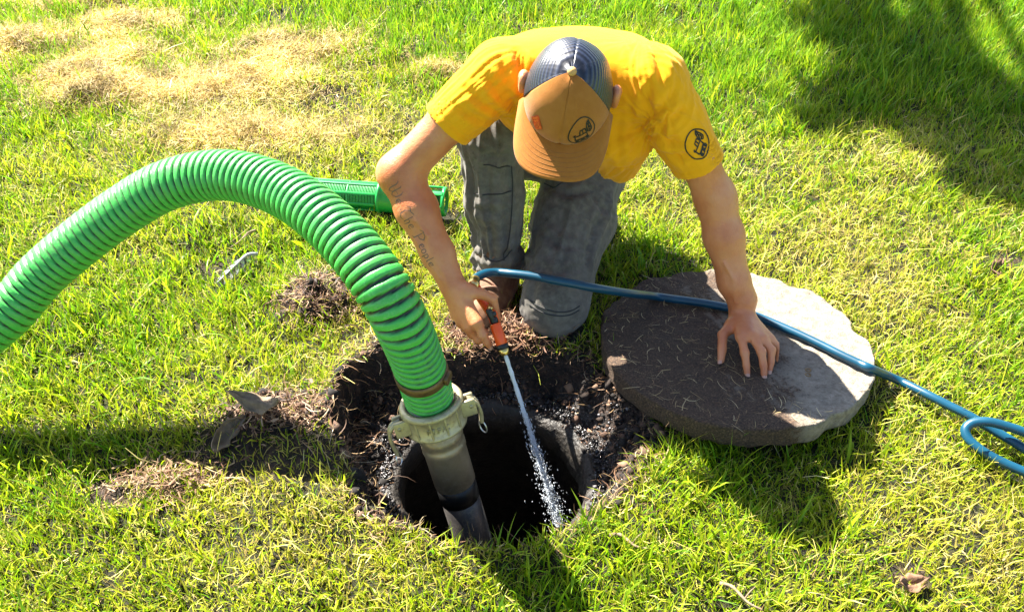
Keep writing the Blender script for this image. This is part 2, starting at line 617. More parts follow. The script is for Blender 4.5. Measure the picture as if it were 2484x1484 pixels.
gx = axis_pts([(-30, -6, 2.0), (-6, -2.4, .12), (-2.4, -.62, .022), (-.62, .52, .0075), (.52, 2.4, .022), (2.4, 6, .12), (6, 30.1, 2.0)])
gy = axis_pts([(-3, .6, .15), (.6, 1.0, .022), (1.0, 1.72, .0075), (1.72, 3.9, .022), (3.9, 6, .12), (6, 40, 2.0)])
X, Y = np.meshgrid(gx, gy)
xf, yf = X.ravel(), Y.ravel()
sd = pit_sd(xf, yf)
zf = ground_h(xf, yf, sd)
hr = np.hypot(xf - HOLE[0], yf - HOLE[1])
nx_, ny_ = len(gx), len(gy)
i = (np.arange(ny_ - 1)[:, None] * nx_ + np.arange(nx_ - 1)[None, :]).ravel()
Q = np.stack([i, i + 1, i + nx_ + 1, i + nx_], 1)
keep = ~((hr[Q] < HOLE_R + .012).all(1))
soilm = smooth(.03, -.01, sd)
for u, v, rx, ry, hh in MOUNDS:
    c = px(u, v)
    soilm = np.maximum(soilm, smooth(.35, .55, bumpf(xf, yf, c[0], c[1], rx, ry) * (1 + .3 * fbm2(xf, yf, 22, 2, 6.6))))
for u, v, r_ in SUNK:
    c = px(u, v)
    soilm = np.maximum(soilm, .8 * smooth(.3, .7, bumpf(xf, yf, c[0], c[1], r_, r_ * .7)))
wet = smooth(.13, .03, hr - HOLE_R) * (sd < -.03) * smooth(-.045, -.085, zf)
# where the single blades stop the turf itself is green
far = np.clip(smooth(.0, .12, np.abs(xf) - (.60 * yf + .60)) + smooth(4.25, 4.4, yf) + smooth(.72, .62, yf), 0, 1)
gcol = np.stack([soilm, np.clip(wet, 0, 1), far], 1)
gme = np_mesh('lawn', np.stack([xf, yf, zf], 1), Q[keep], True, gcol)
lawn = obj('lawn', gme, M['ground'])
tag(lawn, kind='structure')

# ------------------------------------------------------------------ septic tank opening
tank = thing('septic_tank', 'dark round concrete tank opening at the bottom of the dug pit', 'septic tank', (HOLE[0], HOLE[1], FLOOR))
mb = MB()
na = 72
a = np.linspace(0, 2 * np.pi, na, endpoint=False)
prof = [(HOLE_R + .06, -.06), (HOLE_R + .05, -.01), (HOLE_R + .03, .0), (HOLE_R + .008, .001), (HOLE_R - .004, -.006), (HOLE_R - .01, -.03),
        (HOLE_R - .012, -.075), (HOLE_R + .03, -.085), (HOLE_R + .05, -.12), (HOLE_R + .05, -.9)]
V = []
for k, (r_, z_) in enumerate(prof):
    P_ = np.stack([np.cos(a) * r_, np.sin(a) * r_, np.full(na, z_)], 1)
    nz = fbm(P_ * 18 + 3, 3)
    P_[:, :2] *= (1 + .045 * nz[:, None] + .012 * fbm(P_ * 55, 2)[:, None])
    P_[:, 2] += .008 * nz - (.03 if k < 2 else 0)
    V.append(P_)
V = np.concatenate(V)
Qs = [(k * na + j, k * na + (j + 1) % na, (k + 1) * na + (j + 1) % na, (k + 1) * na + j) for k in range(len(prof) - 1) for j in range(na)]
mb.add(V, np.array(Qs))
mb.build('concrete_rim', M['concrete'], tank)
wa = MB()
V = np.concatenate([[[0, 0, -.86]], np.stack([np.cos(a) * (HOLE_R + .05), np.sin(a) * (HOLE_R + .05), np.full(na, -.86)], 1)])
wa.add(V, np.array([(0, 1 + j, 1 + (j + 1) % na) for j in range(na)]))
wo = wa.build('tank_water', M['black_water'], tank)

# ------------------------------------------------------------------ concrete lid
lid = thing('concrete_lid', 'round concrete tank lid smeared with soil lying on the grass beside the pit', 'manhole lid', (LID_C[0], LID_C[1], LID_Z))
na = 160
a = np.linspace(0, 2 * np.pi, na, endpoint=False)
edge_r = LID_R * (1 + 0.005 * fbm(np.stack([np.cos(a) * 3, np.sin(a) * 3, a * 0], 1), 3) + .004 * fbm(np.stack([np.cos(a) * 14, np.sin(a) * 14, a * 0], 1), 2))
chip = np.exp(-((a - R(8)) / .10) ** 2) * .02 + np.exp(-((a - R(52)) / .05) ** 2) * .012 + np.exp(-((a - R(300)) / .07) ** 2) * .01
edge_r = edge_r - chip
rows = [(0.0, 0.0)] + [(t, 0.0) for t in np.linspace(.04, .982, 30)] + [(.990, -.0004), (.995, -.002), (.9985, -.006), (1.0, -.012), (1.001, -.024), (1.0, -.040), (.994, -.050), (.98, -.055), (.8, -.056), (.3, -.056), (.0, -.056)]
V = []
for t, z_ in rows:
    P_ = np.stack([np.cos(a) * edge_r * t, np.sin(a) * edge_r * t, np.full(na, z_)], 1)
    nz = fbm(P_ * 40 + 5, 3)
    amp = .0022 if z_ == 0 else .004
    if t > .8:
        amp += .003 * (t - .8) / .2
    P_[:, 2] += amp * nz * min(1, t * 6)
    if -.042 < z_ < -.001:
        P_[:, :2] *= 1 + (.010 * nz + .006 * fbm(P_ * 110, 2))[:, None]
    V.append(P_)
V = np.concatenate(V)
V[:, 2] -= LID_T * V[:, 1]
Qs = [(k * na + j, k * na + (j + 1) % na, (k + 1) * na + (j + 1) % na, (k + 1) * na + j) for k in range(len(rows) - 1) for j in range(na)]
lm = MB(); lm.add(V, np.array(Qs)[:, ::-1])
lm.build('slab', M['lid'], lid)
# two small sockets of the lifting eye
sk = MB()
for u, v in ((1957, 918), (1958, 905)):
    p = px(u, v, .062)
    add_lathe(sk, [p[0], p[1], lid_z(p[1]) - .006], (0, .1, 1), [(0, 0), (0, .006), (.0085, .007), (.0085, .004), (.003, .003), (.003, 0)], 12, (1, 1, 1))
sk.build('lifting_eye', M['clamp'], lid, origin=(LID_C[0], LID_C[1], LID_Z))

# ------------------------------------------------------------------ implicit modelling (bodies and clothes)
class SDF:
    def __init__(self):
        self.p = []
    def cone(self, a, b, ra, rb, k=.02, flat=None):
        """rounded cone; flat = (axis, factor) squeezes the section along axis"""
        a, b = np.asarray(a, float), np.asarray(b, float)
        self.p.append(('c', a, b, ra, rb, k, flat)); return self
    def chain(self, pts, rs, k=.02, flat=None):
        for i in range(len(pts) - 1):
            self.cone(pts[i], pts[i + 1], rs[i], rs[i + 1], k if i == 0 else max(k, .012), flat)
        return self
    def ell(self, c, r, k=.02, rot=None, op='+'):
        self.p.append(('e' + op, np.asarray(c, float), np.asarray(r, float), k, np.eye(3) if rot is None else np.asarray(rot, float))); return self
    def subcone(self, a, b, ra, rb):
        self.p.append(('s', np.asarray(a, float), np.asarray(b, float), ra, rb)); return self
    def cut(self, pt, n, near, rad):
        """removes what lies beyond the plane (pt, n) inside a ball"""
        self.p.append(('k', np.asarray(pt, float), nrm(n), np.asarray(near, float), rad)); return self
    @staticmethod
    def _cone(P, a, b, ra, rb, flat=None):
        if flat is not None:
            ax, f = flat
            ax = nrm(ax)
            s = 1.0 / f - 1.0
            def sq(Z): return Z + np.outer(Z @ ax, ax) * s if Z.ndim == 2 else Z + ax * (Z @ ax) * s
            o = a
            P = sq(P - o); b = sq(b - o); a = a * 0
        ba = b - a
        L2 = ba @ ba
        pa = P - a
        t = np.clip(pa @ ba / L2, 0, 1)
        d = np.linalg.norm(pa - t[:, None] * ba, axis=1) - (ra + (rb - ra) * t)
        if flat is not None:
            d = d * min(1, flat[1]) if flat[1] < 1 else d
        return d
    def eval(self, P, only=None):
        d = np.full(len(P), 1.0)
        for q, p in enumerate(self.p):
            if only is not None and not only[q]:
                continue
            t = p[0]
            if t == 'c':
                s = self._cone(P, p[1], p[2], p[3], p[4], p[6]); k = p[5]
            elif t[0] == 'e':
                L = (P - p[1]) @ p[4].T
                k0 = np.linalg.norm(L / p[2], axis=1); k1 = np.linalg.norm(L / p[2] ** 2, axis=1) + 1e-9
                s = k0 * (k0 - 1) / k1; k = p[3]
                if t[1] == '-':
                    h = np.clip(.5 - .5 * (d + s) / k, 0, 1)
                    d = d * (1 - h) - s * h + k * h * (1 - h)
                    continue
            elif t == 's':
                d = np.maximum(d, -self._cone(P, p[1], p[2], p[3], p[4])); continue
            elif t == 'k':
                e = np.maximum(-((P - p[1]) @ p[2]), np.linalg.norm(P - p[3], axis=1) - p[4])
                d = np.maximum(d, -e); continue
            h = np.clip(.5 + .5 * (d - s) / k, 0, 1)
            d = d * (1 - h) + s * h - k * h * (1 - h)
        return d
    def mesh(self, lo, hi, h, B=14):
        lo, hi = np.asarray(lo, float), np.asarray(hi, float)
        n = (np.ceil((hi - lo) / h / B) * B).astype(int)
        nb = n // B
        D = np.ones(n, np.float32)
        g = np.stack(np.meshgrid(*[np.arange(B)] * 3, indexing='ij'), -1).reshape(-1, 3) * h
        bi = np.stack(np.meshgrid(*[np.arange(x) for x in nb], indexing='ij'), -1).reshape(-1, 3)
        cen = lo + (bi * B + B / 2) * h
        dc = self.eval(cen)
        half = B * h * .5 * 1.74
        lim = half * 1.25 + .02
        act = np.abs(dc) < lim
        per = []
        for p in self.p:
            if p[0] == 'c':
                s = self._cone(cen, p[1], p[2], p[3], p[4], p[6])
            elif p[0][0] == 'e' and p[0][1] == '+':
                L = (cen - p[1]) @ p[4].T
                k0 = np.linalg.norm(L / p[2], axis=1); k1 = np.linalg.norm(L / p[2] ** 2, axis=1) + 1e-9
                s = k0 * (k0 - 1) / k1
            else:
                s = None
            per.append(None if s is None else s < half * 1.6 + .07)
        for q, (b, c) in enumerate(zip(bi, cen)):
            sl = tuple(slice(x * B, x * B + B) for x in b)
            if not act[q]:
                D[sl] = np.sign(dc[q]); continue
            only = [True if s is None else bool(s[q]) for s in per]
            D[sl] = self.eval(lo + b * B * h + g, only).reshape(B, B, B)
        return surface_nets(D, lo, h)

def surface_nets(D, lo, h):
    S = D < 0
    n = np.array(D.shape) - 1
    cnt = np.zeros(n, np.int8)
    offs = [(a, b, c) for a in (0, 1) for b in (0, 1) for c in (0, 1)]
    for a, b, c in offs:
        cnt += S[a:a + n[0], b:b + n[1], c:c + n[2]]
    cells = np.argwhere((cnt > 0) & (cnt < 8))
    vid = np.full(n, -1, np.int32)
    vid[tuple(cells.T)] = np.arange(len(cells))
    acc = np.zeros((len(cells), 3)); num = np.zeros(len(cells))
    for a in offs:
        for ax in range(3):
            if a[ax]: continue
            b = list(a); b[ax] = 1
            da = D[tuple((cells + a).T)]; db = D[tuple((cells + b).T)]
            mm = (da < 0) != (db < 0)
            t = np.where(mm, da / np.where(mm, da - db, 1), 0)
            pos = np.tile(np.array(a, float), (len(cells), 1)); pos[:, ax] += t
            acc += pos * mm[:, None]; num += mm
    V = lo + (cells + acc / num[:, None]) * h
    faces = []
    for ax in range(3):
        a1, a2 = (ax + 1) % 3, (ax + 2) % 3
        sl0 = [slice(1, -1)] * 3; sl1 = [slice(1, -1)] * 3
        sl0[ax] = slice(0, -1); sl1[ax] = slice(1, None)
        s0, s1 = S[tuple(sl0)], S[tuple(sl1)]
        e = np.argwhere(s0 != s1)
        if not len(e): continue
        st = s0[tuple(e.T)]
        e = e.copy()
        for d_ in range(3):
            if d_ != ax: e[:, d_] += 1
        def cell(o1, o2):
            c = e.copy(); c[:, a1] -= o1; c[:, a2] -= o2
            return vid[tuple(c.T)]
        q = np.stack([cell(1, 1), cell(0, 1), cell(0, 0), cell(1, 0)], 1)
        q[~st] = q[~st][:, ::-1]
        faces.append(q)
    F = np.concatenate(faces)
    F = F[(F >= 0).all(1)]
    # one relaxing pass along the edges
    for _ in range(2):
        s = np.zeros_like(V); c_ = np.zeros(len(V))
        for i_ in range(4):
            j_ = (i_ + 1) % 4
            np.add.at(s, F[:, i_], V[F[:, j_]]); np.add.at(c_, F[:, i_], 1)
            np.add.at(s, F[:, j_], V[F[:, i_]]); np.add.at(c_, F[:, j_], 1)
        V = V * .6 + .4 * s / np.maximum(c_, 1)[:, None]
    return V, F

def vnormals(V, F):
    fn = np.cross(V[F[:, 2]] - V[F[:, 0]], V[F[:, 3]] - V[F[:, 1]])
    N = np.zeros_like(V)
    for k in range(4):
        np.add.at(N, F[:, k], fn)
    return N / (np.linalg.norm(N, axis=1)[:, None] + 1e-12)

def bvh(V, F):
    return BVHTree.FromPolygons([tuple(v) for v in V], [tuple(f) for f in F])

# ------------------------------------------------------------------ the man
SH_R, SH_L = px(1195, 182, .62), px(1607, 197, .62)
EL_R = np.array([-.240, 1.667, .421]); EL_L = np.array([.444, 1.670, .357])
WR_R = pd(1096, 688, 1.952); WR_L = px(1797, 760, .112)
HIP_L, HIP_R = np.array([.205, 2.03, .28]), np.array([.03, 2.05, .29])
KN_L = px(1338, 735, .075); KN_R = px(1190, 322, .43)
AN_L = np.array([.15, 2.06, .06]); AN_R = px(1206, 618, .13)
PELV = np.array([.115, 2.05, .32]); CHEST = np.array([.142, 1.83, .53]); UPPER = np.array([.145, 1.745, .605])

man = thing('person', 'man in yellow shirt and trucker cap kneeling on one knee, spraying into the pit', 'person', (KN_L[0], KN_L[1], 0))
MO = np.array([KN_L[0], KN_L[1], 0.0])

# head frame
capc = np.array([.109, 1.544, .645])
vh = nrm(CAMP - capc)
ed = nrm(-_U - vh * (-_U @ vh)); er = nrm(np.cross(ed, vh)); 
if er[0] < 0: er = -er
ra = R(10)
fd = math.cos(ra) * ed - math.sin(ra) * er
HX = math.cos(ra) * er + math.sin(ra) * ed
th = R(18)
HU = math.cos(th) * vh - math.sin(th) * fd
HF = math.cos(th) * fd + math.sin(th) * vh
HB = pd(1386, 179, 1.64) - HU * .108            # middle of the cap's lower rim
HM = np.stack([HX, HF, HU])                     # world -> head
def hp(x, f, u):
    return HB + HX * x + HF * f + HU * u

b = SDF()
# torso, neck
b.cone(PELV, CHEST, .095, .10, .05); b.cone(CHEST + [-.05, 0, 0], CHEST + [.05, 0, 0], .095, .095, .05)
b.cone(SH_R + [.02, .02, -.01], SH_L + [-.02, .02, -.01], .040, .040, .03)
b.cone(hp(0, -.030, -.09), np.array([.142, 1.765, .580]), .054, .056, .03)
# head
b.ell(hp(0, -.005, -.005), (.073, .094, .098), .02, HM)
b.ell(hp(0, .03, -.075), (.058, .066, .07), .03, HM)
b.cone(hp(-.018, .078, -.118), hp(.018, .078, -.118), .020, .020, .03)
b.cone(hp(0, .092, -.035), hp(0, .112, -.066), .008, .012, .012)
b.cone(hp(-.012, .102, -.072), hp(.012, .102, -.072), .007, .007, .008)
b.cone(hp(-.018, .088, -.094), hp(.018, .088, -.094), .0065, .0065, .008)
b.cone(hp(-.016, .088, -.103), hp(.016, .088, -.103), .007, .007, .006)
b.cone(hp(-.045, .075, -.018), hp(.045, .075, -.018), .010, .010, .014)
for s in (-1, 1):
    b.ell(hp(s * .032, .088, -.034), (.014, .012, .010), .008, HM, '-')
    b.cone(hp(s * .045, .062, -.06), hp(s * .05, .03, -.055), .018, .016, .02)
    # ear
    b.ell(hp(s * .091, -.012, -.012), (.013, .022, .031), .008, HM)
    b.ell(hp(s * .103, -.006, -.010), (.008, .012, .019), .006, HM, '-')
# his right arm (at the left of the picture)
b.cone(SH_R + [.01, .01, -.01], SH_R * .62 + EL_R * .38, .040, .0435, .02)
b.cone(SH_R * .62 + EL_R * .38, EL_R, .0435, .042, .03)
fa = nrm(WR_R - EL_R)
b.cone(EL_R, EL_R + (WR_R - EL_R) * .32, .042, .044, .03)
b.cone(EL_R + (WR_R - EL_R) * .32, EL_R + (WR_R - EL_R) * .72, .044, .034, .02)
b.cone(EL_R + (WR_R - EL_R) * .72, WR_R, .034, .0285, .02)
b.cone(EL_R + [-.012, .012, -.008], EL_R + [-.004, .004, .0], .034, .03, .02)
# his left arm
b.cone(SH_L + [-.01, .01, -.01], SH_L * .40 + EL_L * .60, .040, .042, .02)
b.cone(SH_L * .40 + EL_L * .60, EL_L, .042, .040, .03)
b.cone(EL_L, EL_L + (WR_L - EL_L) * .32, .041, .0425, .03)
b.cone(EL_L + (WR_L - EL_L) * .32, EL_L + (WR_L - EL_L) * .72, .0425, .034, .02)
b.cone(EL_L + (WR_L - EL_L) * .72, WR_L + [0, .012, .03], .034, .029, .02)
b.cone(WR_L + [0, .012, .03], WR_L, .029, .026, .02)
# forearm veins and tendons
def vein(pts, r_, k=.006):
    for i_ in range(len(pts) - 1):
        b.cone(pts[i_], pts[i_ + 1], r_ * 1.25, r_ * 1.25, k)
def on_arm(A, B_, t, ang, rr):
    ax = nrm(B_ - A); toc = nrm(CAMP - A); u_ = nrm(np.cross(ax, toc)); v_ = np.cross(u_, ax)
    return A + (B_ - A) * t + (u_ * math.sin(ang) + v_ * math.cos(ang)) * (rr + .0012)
ve = [on_arm(EL_R, WR_R, t, a_, r_) for t, a_, r_ in ((.28, -.25, .042), (.42, .25, .0415), (.56, .1, .0385), (.72, .35, .033), (.88, .2, .029), (1.0, .3, .0265))]
vein(ve, .0028)
vein([on_arm(EL_R, WR_R, t, a_, r_) for t, a_, r_ in ((.42, .25, .0415), (.36, .7, .042), (.25, 1.0, .041))], .0026)
vein([on_arm(EL_R, WR_R, t, a_, r_) for t, a_, r_ in ((.55, .85, .0385), (.75, .75, .0325), (.95, .6, .027))], .0024)
vein([on_arm(EL_L, WR_L, t, a_, r_) for t, a_, r_ in ((.5, .3, .040), (.65, .0, .036), (.85, .25, .031))], .0022)

def hand(W, mcp, pip, tip, thumb, rw, palm_r=.0145, fr=.0088, fl=None):
    """mcp, pip, tip: index to little finger; thumb: four joints"""
    for q, (m_, p_, t_) in enumerate(zip(mcp, pip, tip)):
        s = (1.0, 1.03, .97, .86)[q]
        st = W + (m_ - W) * .12 + (np.mean(mcp, 0) - m_) * -.15
        b.cone(st, m_, palm_r * 1.12, palm_r * .92 * s, .014)
    for q, (m_, p_, t_) in enumerate(zip(mcp, pip, tip)):
        s = (1.0, 1.03, .97, .86)[q]
        b.cone(m_, m_, palm_r * .82 * s, palm_r * .82 * s, .006)if False else None
        dip = p_ + (t_ - p_) * .55 + (p_ - m_) * .06
        b.cone(m_, p_, fr * 1.14 * s, fr * 1.06 * s, .0055)
        b.cone(p_, dip, fr * 1.04 * s, fr * .93 * s, .003)
        b.cone(dip, t_, fr * .93 * s, fr * .80 * s, .003)
        b.ell(p_, (fr * 1.16 * s,) * 3, .004)
    b.cone(W + (thumb[0] - W) * .3, thumb[0], palm_r * 1.05, palm_r * 1.0, .014)
    b.cone(thumb[0], thumb[1], palm_r * 1.0, fr * 1.28, .012)
    b.cone(thumb[1], thumb[2], fr * 1.25, fr * 1.16, .004)
    b.cone(thumb[2], thumb[3], fr * 1.14, fr * .92, .003)

LH = dict(mcp=[px(1797, 817, .120), px(1823, 814, .125), px(1849, 822, .119), px(1868, 823, .110)],
          pip=[px(1806, 856, .106), px(1846, 852, .112), px(1871, 849, .107), px(1889, 842, .098)],
          tip=[px(1812, 906, .0735), px(1853, 909, .0735), px(1866, 897, .0735), px(1886, 872, .0735)],
          th=[px(1776, 788, .108), px(1752, 812, .103), px(1751, 848, .088), px(1748, 874, .0735)])
hand(WR_L, LH['mcp'], LH['pip'], LH['tip'], LH['th'], .03)
RH = dict(mcp=[pd(1156, 782, 1.918), pd(1138, 792, 1.938), pd(1120, 782, 1.957), pd(1106, 765, 1.975)],
          pip=[pd(1170, 812, 1.925), pd(1160, 822, 1.953), pd(1146, 812, 1.978), pd(1128, 795, 1.995)],
          tip=[pd(1186, 838, 1.945), pd(1178, 806, 1.985), pd(1168, 790, 2.000), pd(1152, 772, 2.008)],
          th=[pd(1130, 706, 1.932), pd(1166, 712, 1.935), pd(1194, 724, 1.944), pd(1207, 776, 1.968)])
hand(WR_R, RH['mcp'], RH['pip'], RH['tip'], RH['th'], .03, .0155, .0095)
for q in range(3):   # tendons on the back of the hand
    m_ = RH['mcp'][q]
    b.cone(WR_R + (m_ - WR_R) * .3 + (CAMP - WR_R) * .0088, m_ + (CAMP - m_) * .0062, .003, .0035, .006)
# legs inside the trousers
b.cone(HIP_L, KN_L, .085, .058, .03); b.cone(KN_L, AN_L, .052, .036, .02)
b.cone(HIP_R, KN_R, .085, .058, .03); b.cone(KN_R, AN_R, .054, .036, .02)
b.cone(AN_R, AN_R + [-.01, -.02, -.075], .036, .026, .02)
b.cone(AN_R + [-.01, -.02, -.08], AN_R + [-.03, -.11, -.098], .026, .018, .02)
b.cone(AN_L, AN_L + [0.0, .12, -.02], .034, .03, .02)

BV, BF = b.mesh((-.32, 1.36, .0), (.58, 2.25, .80), .0031)
BVH_BODY = bvh(BV, BF)
obj('body', np_mesh('body', BV - MO, BF), M['skin'], man)

# finger nails
def nail(m, p, t, nhint, r_=.0078):
    nm = MB()
    ax = nrm(t - p); n_ = nrm(nhint - ax * (nhint @ ax)); s_ = np.cross(ax, n_)
    c = t + ax * r_ * .35
    hit = BVH_BODY.ray_cast(Vector(c + n_ * .03), Vector(-n_))
    if hit[0] is None: return
    c = np.array(hit[0])
    V_ = []
    for i_ in range(5):
        for j_ in range(5):
            x_ = (i_ / 4 - .5) * 2; y_ = (j_ / 4 - .5) * 2
            k_ = math.sqrt(max(0, 1 - .55 * x_ * x_))
            V_.append(c + s_ * x_ * r_ * .68 + ax * (y_ * r_ * .85 * k_) + n_ * (.0011 - .0028 * x_ * x_ - .001 * y_ * y_))
    Q_ = [(i_ * 5 + j_, i_ * 5 + j_ + 1, i_ * 5 + j_ + 6, i_ * 5 + j_ + 5) for i_ in range(4) for j_ in range(4)]
    nm.add(V_, np.array(Q_))
    nm.build('fingernail', M['nail'], man, MO)
for q in range(3):
    nail(LH['mcp'][q], LH['pip'][q], LH['tip'][q], CAMP - LH['tip'][q])
nail(None, LH['th'][2], LH['th'][3], np.array([-.6, -.5, .6]))
nail(None, RH['pip'][0], RH['tip'][0], CAMP - RH['tip'][0])

# eyes
for s in (-1, 1):
    em = MB(); c = hp(s * .032, .080, -.034)
    add_lathe(em, c - HF * .011, HF, [(0, 0.0005), (.003, .0075), (.008, .0105), (.011, .011), (.014, .0105), (.019, .0075), (.0205, .0048)], 14, (.8, .8, .78))
    em.build('eye', simple('eye white', (.75, .73, .7), .2, .05, 60, 0), man, MO)

def creases(V, N, F, lines, A=.0050, w_=.0068):
    """sharp folds pressed into cloth along lines laid over its surface"""
    bv = bvh(V, F)
    out = np.zeros(len(V))
    for L_ in lines:
        P_ = []
        for u, v in L_:
            h_ = bv.ray_cast(Vector(CAMP), Vector(ray(u, v)))
            if h_[0] is not None: P_.append(np.array(h_[0]))
        if len(P_) < 2: continue
        P_ = spline(P_, 16)
        near = np.where(np.linalg.norm(V - P_.mean(0), axis=1) < np.linalg.norm(P_[0] - P_[-1]) * .6 + .05)[0]
        if not len(near): continue
        D = np.linalg.norm(V[near][:, None, :] - P_[None], axis=2)
        k = D.argmin(1); d = D[np.arange(len(near)), k]
        tp = np.sin(np.pi * (k + .8) / 16.6) ** .7
        ww = w_ * (.7 + .6 * tp)
        out[near] += A * tp * (-np.exp(-(d / ww) ** 2) + .75 * np.exp(-((d - 2.3 * ww) / (1.2 * ww)) ** 2))
    return out

# ---- shirt
s = SDF()
s.cone(PELV + [0, -.01, .03], CHEST + [0, .02, 0], .128, .126, .05, (np.array([0, .64, .77]), .88))
s.cone(CHEST + [-.066, 0, 0], CHEST + [.066, 0, 0], .118, .118, .05, (np.array([0, .6, .8]), .94))
s.cone(np.array([.055, 1.80, .572]), np.array([.235, 1.79, .572]), .092, .092, .06)
s.cone(SH_R + [.03, .03, -.008], SH_L + [-.03, .03, -.008], .062, .062, .045)
# loose front hanging below the chest, towards the pit
s.cone(np.array([.235, 1.76, .47]), px(1500, 388, .37), .075, .050, .05)
SL_R = SH_R + (EL_R - SH_R) * .50; SL_L = SH_L + (EL_L - SH_L) * .70
axR = nrm(EL_R - SH_R); axL = nrm(EL_L - SH_L)
s.cone(SH_R + [.012, .01, -.006], SL_R + axR * .05, .066, .0545, .035)
s.cone(SH_L + [-.012, .01, -.006], SL_L + axL * .05, .063, .0525, .035)
s.cut(SL_R, axR, SL_R + axR * .06, .13)
s.cut(SL_L, axL, SL_L + axL * .06, .13)
s.subcone(SL_R - axR * .05, SL_R + axR * .05, .0475, .0495)
s.subcone(SL_L - axL * .05, SL_L + axL * .05, .046, .0475)
SV, SF = s.mesh((-.22, 1.45, .2), (.56, 2.3, .80), .0032)
SN = vnormals(SV, SF)

def folds(V, N, A, B_, strength, freq, spread, seed):
    """long creases running from A to B"""
    ax = nrm(B_ - A); L = np.linalg.norm(B_ - A)
    t = (V - A) @ ax / L
    rad = V - A - np.outer((V - A) @ ax, ax)
    u_ = nrm(np.cross(ax, [0.3, .2, 1.0])); v_ = np.cross(ax, u_)
    ang = np.arctan2(rad @ v_, rad @ u_)
    d = np.linalg.norm(rad, axis=1)
    wgt = np.exp(-(np.clip(-t, 0, 9) + np.clip(t - 1, 0, 9)) ** 2 * 30) * np.exp(-(d / spread) ** 2)
    nz = fbm(np.stack([np.cos(ang) * freq, np.sin(ang) * freq, t * 1.1 + seed], 1), 2)
    r_ = 1 - np.abs(nz) * 2.2
    return strength * wgt * r_
hemw = np.ones(len(SV))
for SLx, axx in ((SL_R, axR), (SL_L, axL)):
    tt = (SV - SLx) @ axx
    hemw *= smooth(.0, -.07, tt) * .8 + .2
dsp = folds(SV, SN, SH_R + [.03, 0, 0], SL_R, .0030, 5.0, .12, 3.0) * hemw
dsp += folds(SV, SN, SH_L + [-.03, 0, 0], SL_L, .0026, 3.6, .12, 8.0) * hemw
# creases fanning from the armpits and down the chest
for A_, B2, st_, fr_, sp_, sd_ in ((np.array([.02, 1.64, .54]), np.array([.03, 1.72, .64]), .0026, 4.5, .10, 1.0),
                                   (np.array([.30, 1.62, .50]), np.array([.27, 1.74, .66]), .0030, 4.5, .12, 5.0),
                                   (np.array([.30, 1.66, .56]), px(1480, 400, .36), .0050, 2.6, .14, 12.0)):
    dsp += folds(SV, SN, A_, B2, st_, fr_, sp_, sd_)
dsp += (.0016 * fbm(SV * 11 + 4, 3) + .0005 * fbm(SV * 60, 2)) * hemw
dsp += creases(SV, SN, SF, [[(1212, 140), (1224, 178), (1232, 222)], [(1250, 122), (1262, 165), (1266, 205)], [(1172, 172), (1200, 216), (1226, 256)],
    [(1132, 216), (1170, 250), (1214, 274)], [(1108, 262), (1150, 280), (1200, 290)], [(1236, 226), (1246, 254), (1251, 280)], [(1190, 150), (1212, 200), (1236, 246)],
    [(1574, 308), (1600, 262), (1640, 215)], [(1578, 314), (1622, 290), (1664, 262)], [(1568, 300), (1570, 250), (1584, 200)], [(1546, 398), (1530, 330), (1528, 260)],
    [(1504, 392), (1500, 330), (1508, 270)], [(1590, 326), (1625, 343), (1662, 348)], [(1612, 366), (1640, 380), (1668, 376)], [(1528, 108), (1544, 140), (1540, 172)],
    [(1590, 140), (1602, 176), (1600, 205)], [(1480, 420), (1500, 405), (1540, 398)]])
# shoulder yoke seam: a raised line where the back panel ends
SV = SV + SN * dsp[:, None]
for SLx, axx in ((SL_R, axR), (SL_L, axL)):       # hem band of the sleeve
    tt = (SV - SLx) @ axx
    dd = np.linalg.norm(SV - SLx - np.outer(tt, axx), axis=1)
    inb = (np.abs(tt + .019) < .0045) & (dd > .041) & (dd < .12)
    SV = SV - SN * (inb * .0014)[:, None]
BVH_SHIRT = bvh(SV, SF)
shirt = obj('shirt', np_mesh('shirt', SV - MO, SF), M['shirt'], man)

# collar
cm = MB()
aa = np.linspace(0, 2 * np.pi, 41)
neck_ax = nrm(hp(0, -.035, -.09) - np.array([.145, 1.80, .62]))
nX = nrm(np.cross(neck_ax, [0, 0, 1])); nY = np.cross(neck_ax, nX)
nc = np.array([.135, 1.738, .600])
add_tube(cm, nc + np.cos(aa)[:, None] * nX * .062 + np.sin(aa)[:, None] * nY * .062, .008, 8, (1, 1, 1), False)
cm.build('collar', M['shirt'], shirt, MO)

# ---- trousers
t = SDF()
t.ell(PELV + [0, .02, -.01], (.155, .12, .12), .04)
t.cone(HIP_L, KN_L + (HIP_L - KN_L) * .5, .104, .093, .03)
t.cone(KN_L + (HIP_L - KN_L) * .5, KN_L, .093, .0745, .03)
t.cone(KN_L, AN_L, .076, .062, .03)
t.cone(HIP_R, KN_R, .104, .070, .03)
md = KN_R + (AN_R - KN_R) * .55
t.cone(KN_R, md, .069, .062, .03); t.cone(md, AN_R + (AN_R - KN_R) * .18, .062, .057, .03)
t.cone(np.array([.06, 2.0, .31]), np.array([.17, 2.0, .30]), .09, .09, .03)
axS = nrm(AN_R - KN_R); hem = AN_R + axS * .032
t.cut(hem + [0, 0, -.0], nrm(axS + np.array([0, -.25, 0])), hem + axS * .07, .14)
t.subcone(hem - axS * .05, hem + axS * .05, .046, .054)
TV, TF = t.mesh((-.16, 1.5, -.02), (.36, 2.3, .56), .0034)
TN = vnormals(TV, TF)
dsp = folds(TV, TN, KN_R, AN_R, .0085, 2.4, .13, 2.0) + folds(TV, TN, HIP_L, KN_L + (HIP_L - KN_L) * .15, .0070, 2.2, .16, 6.0)
kz = (TV - KN_R) @ axS / np.linalg.norm(AN_R - KN_R)
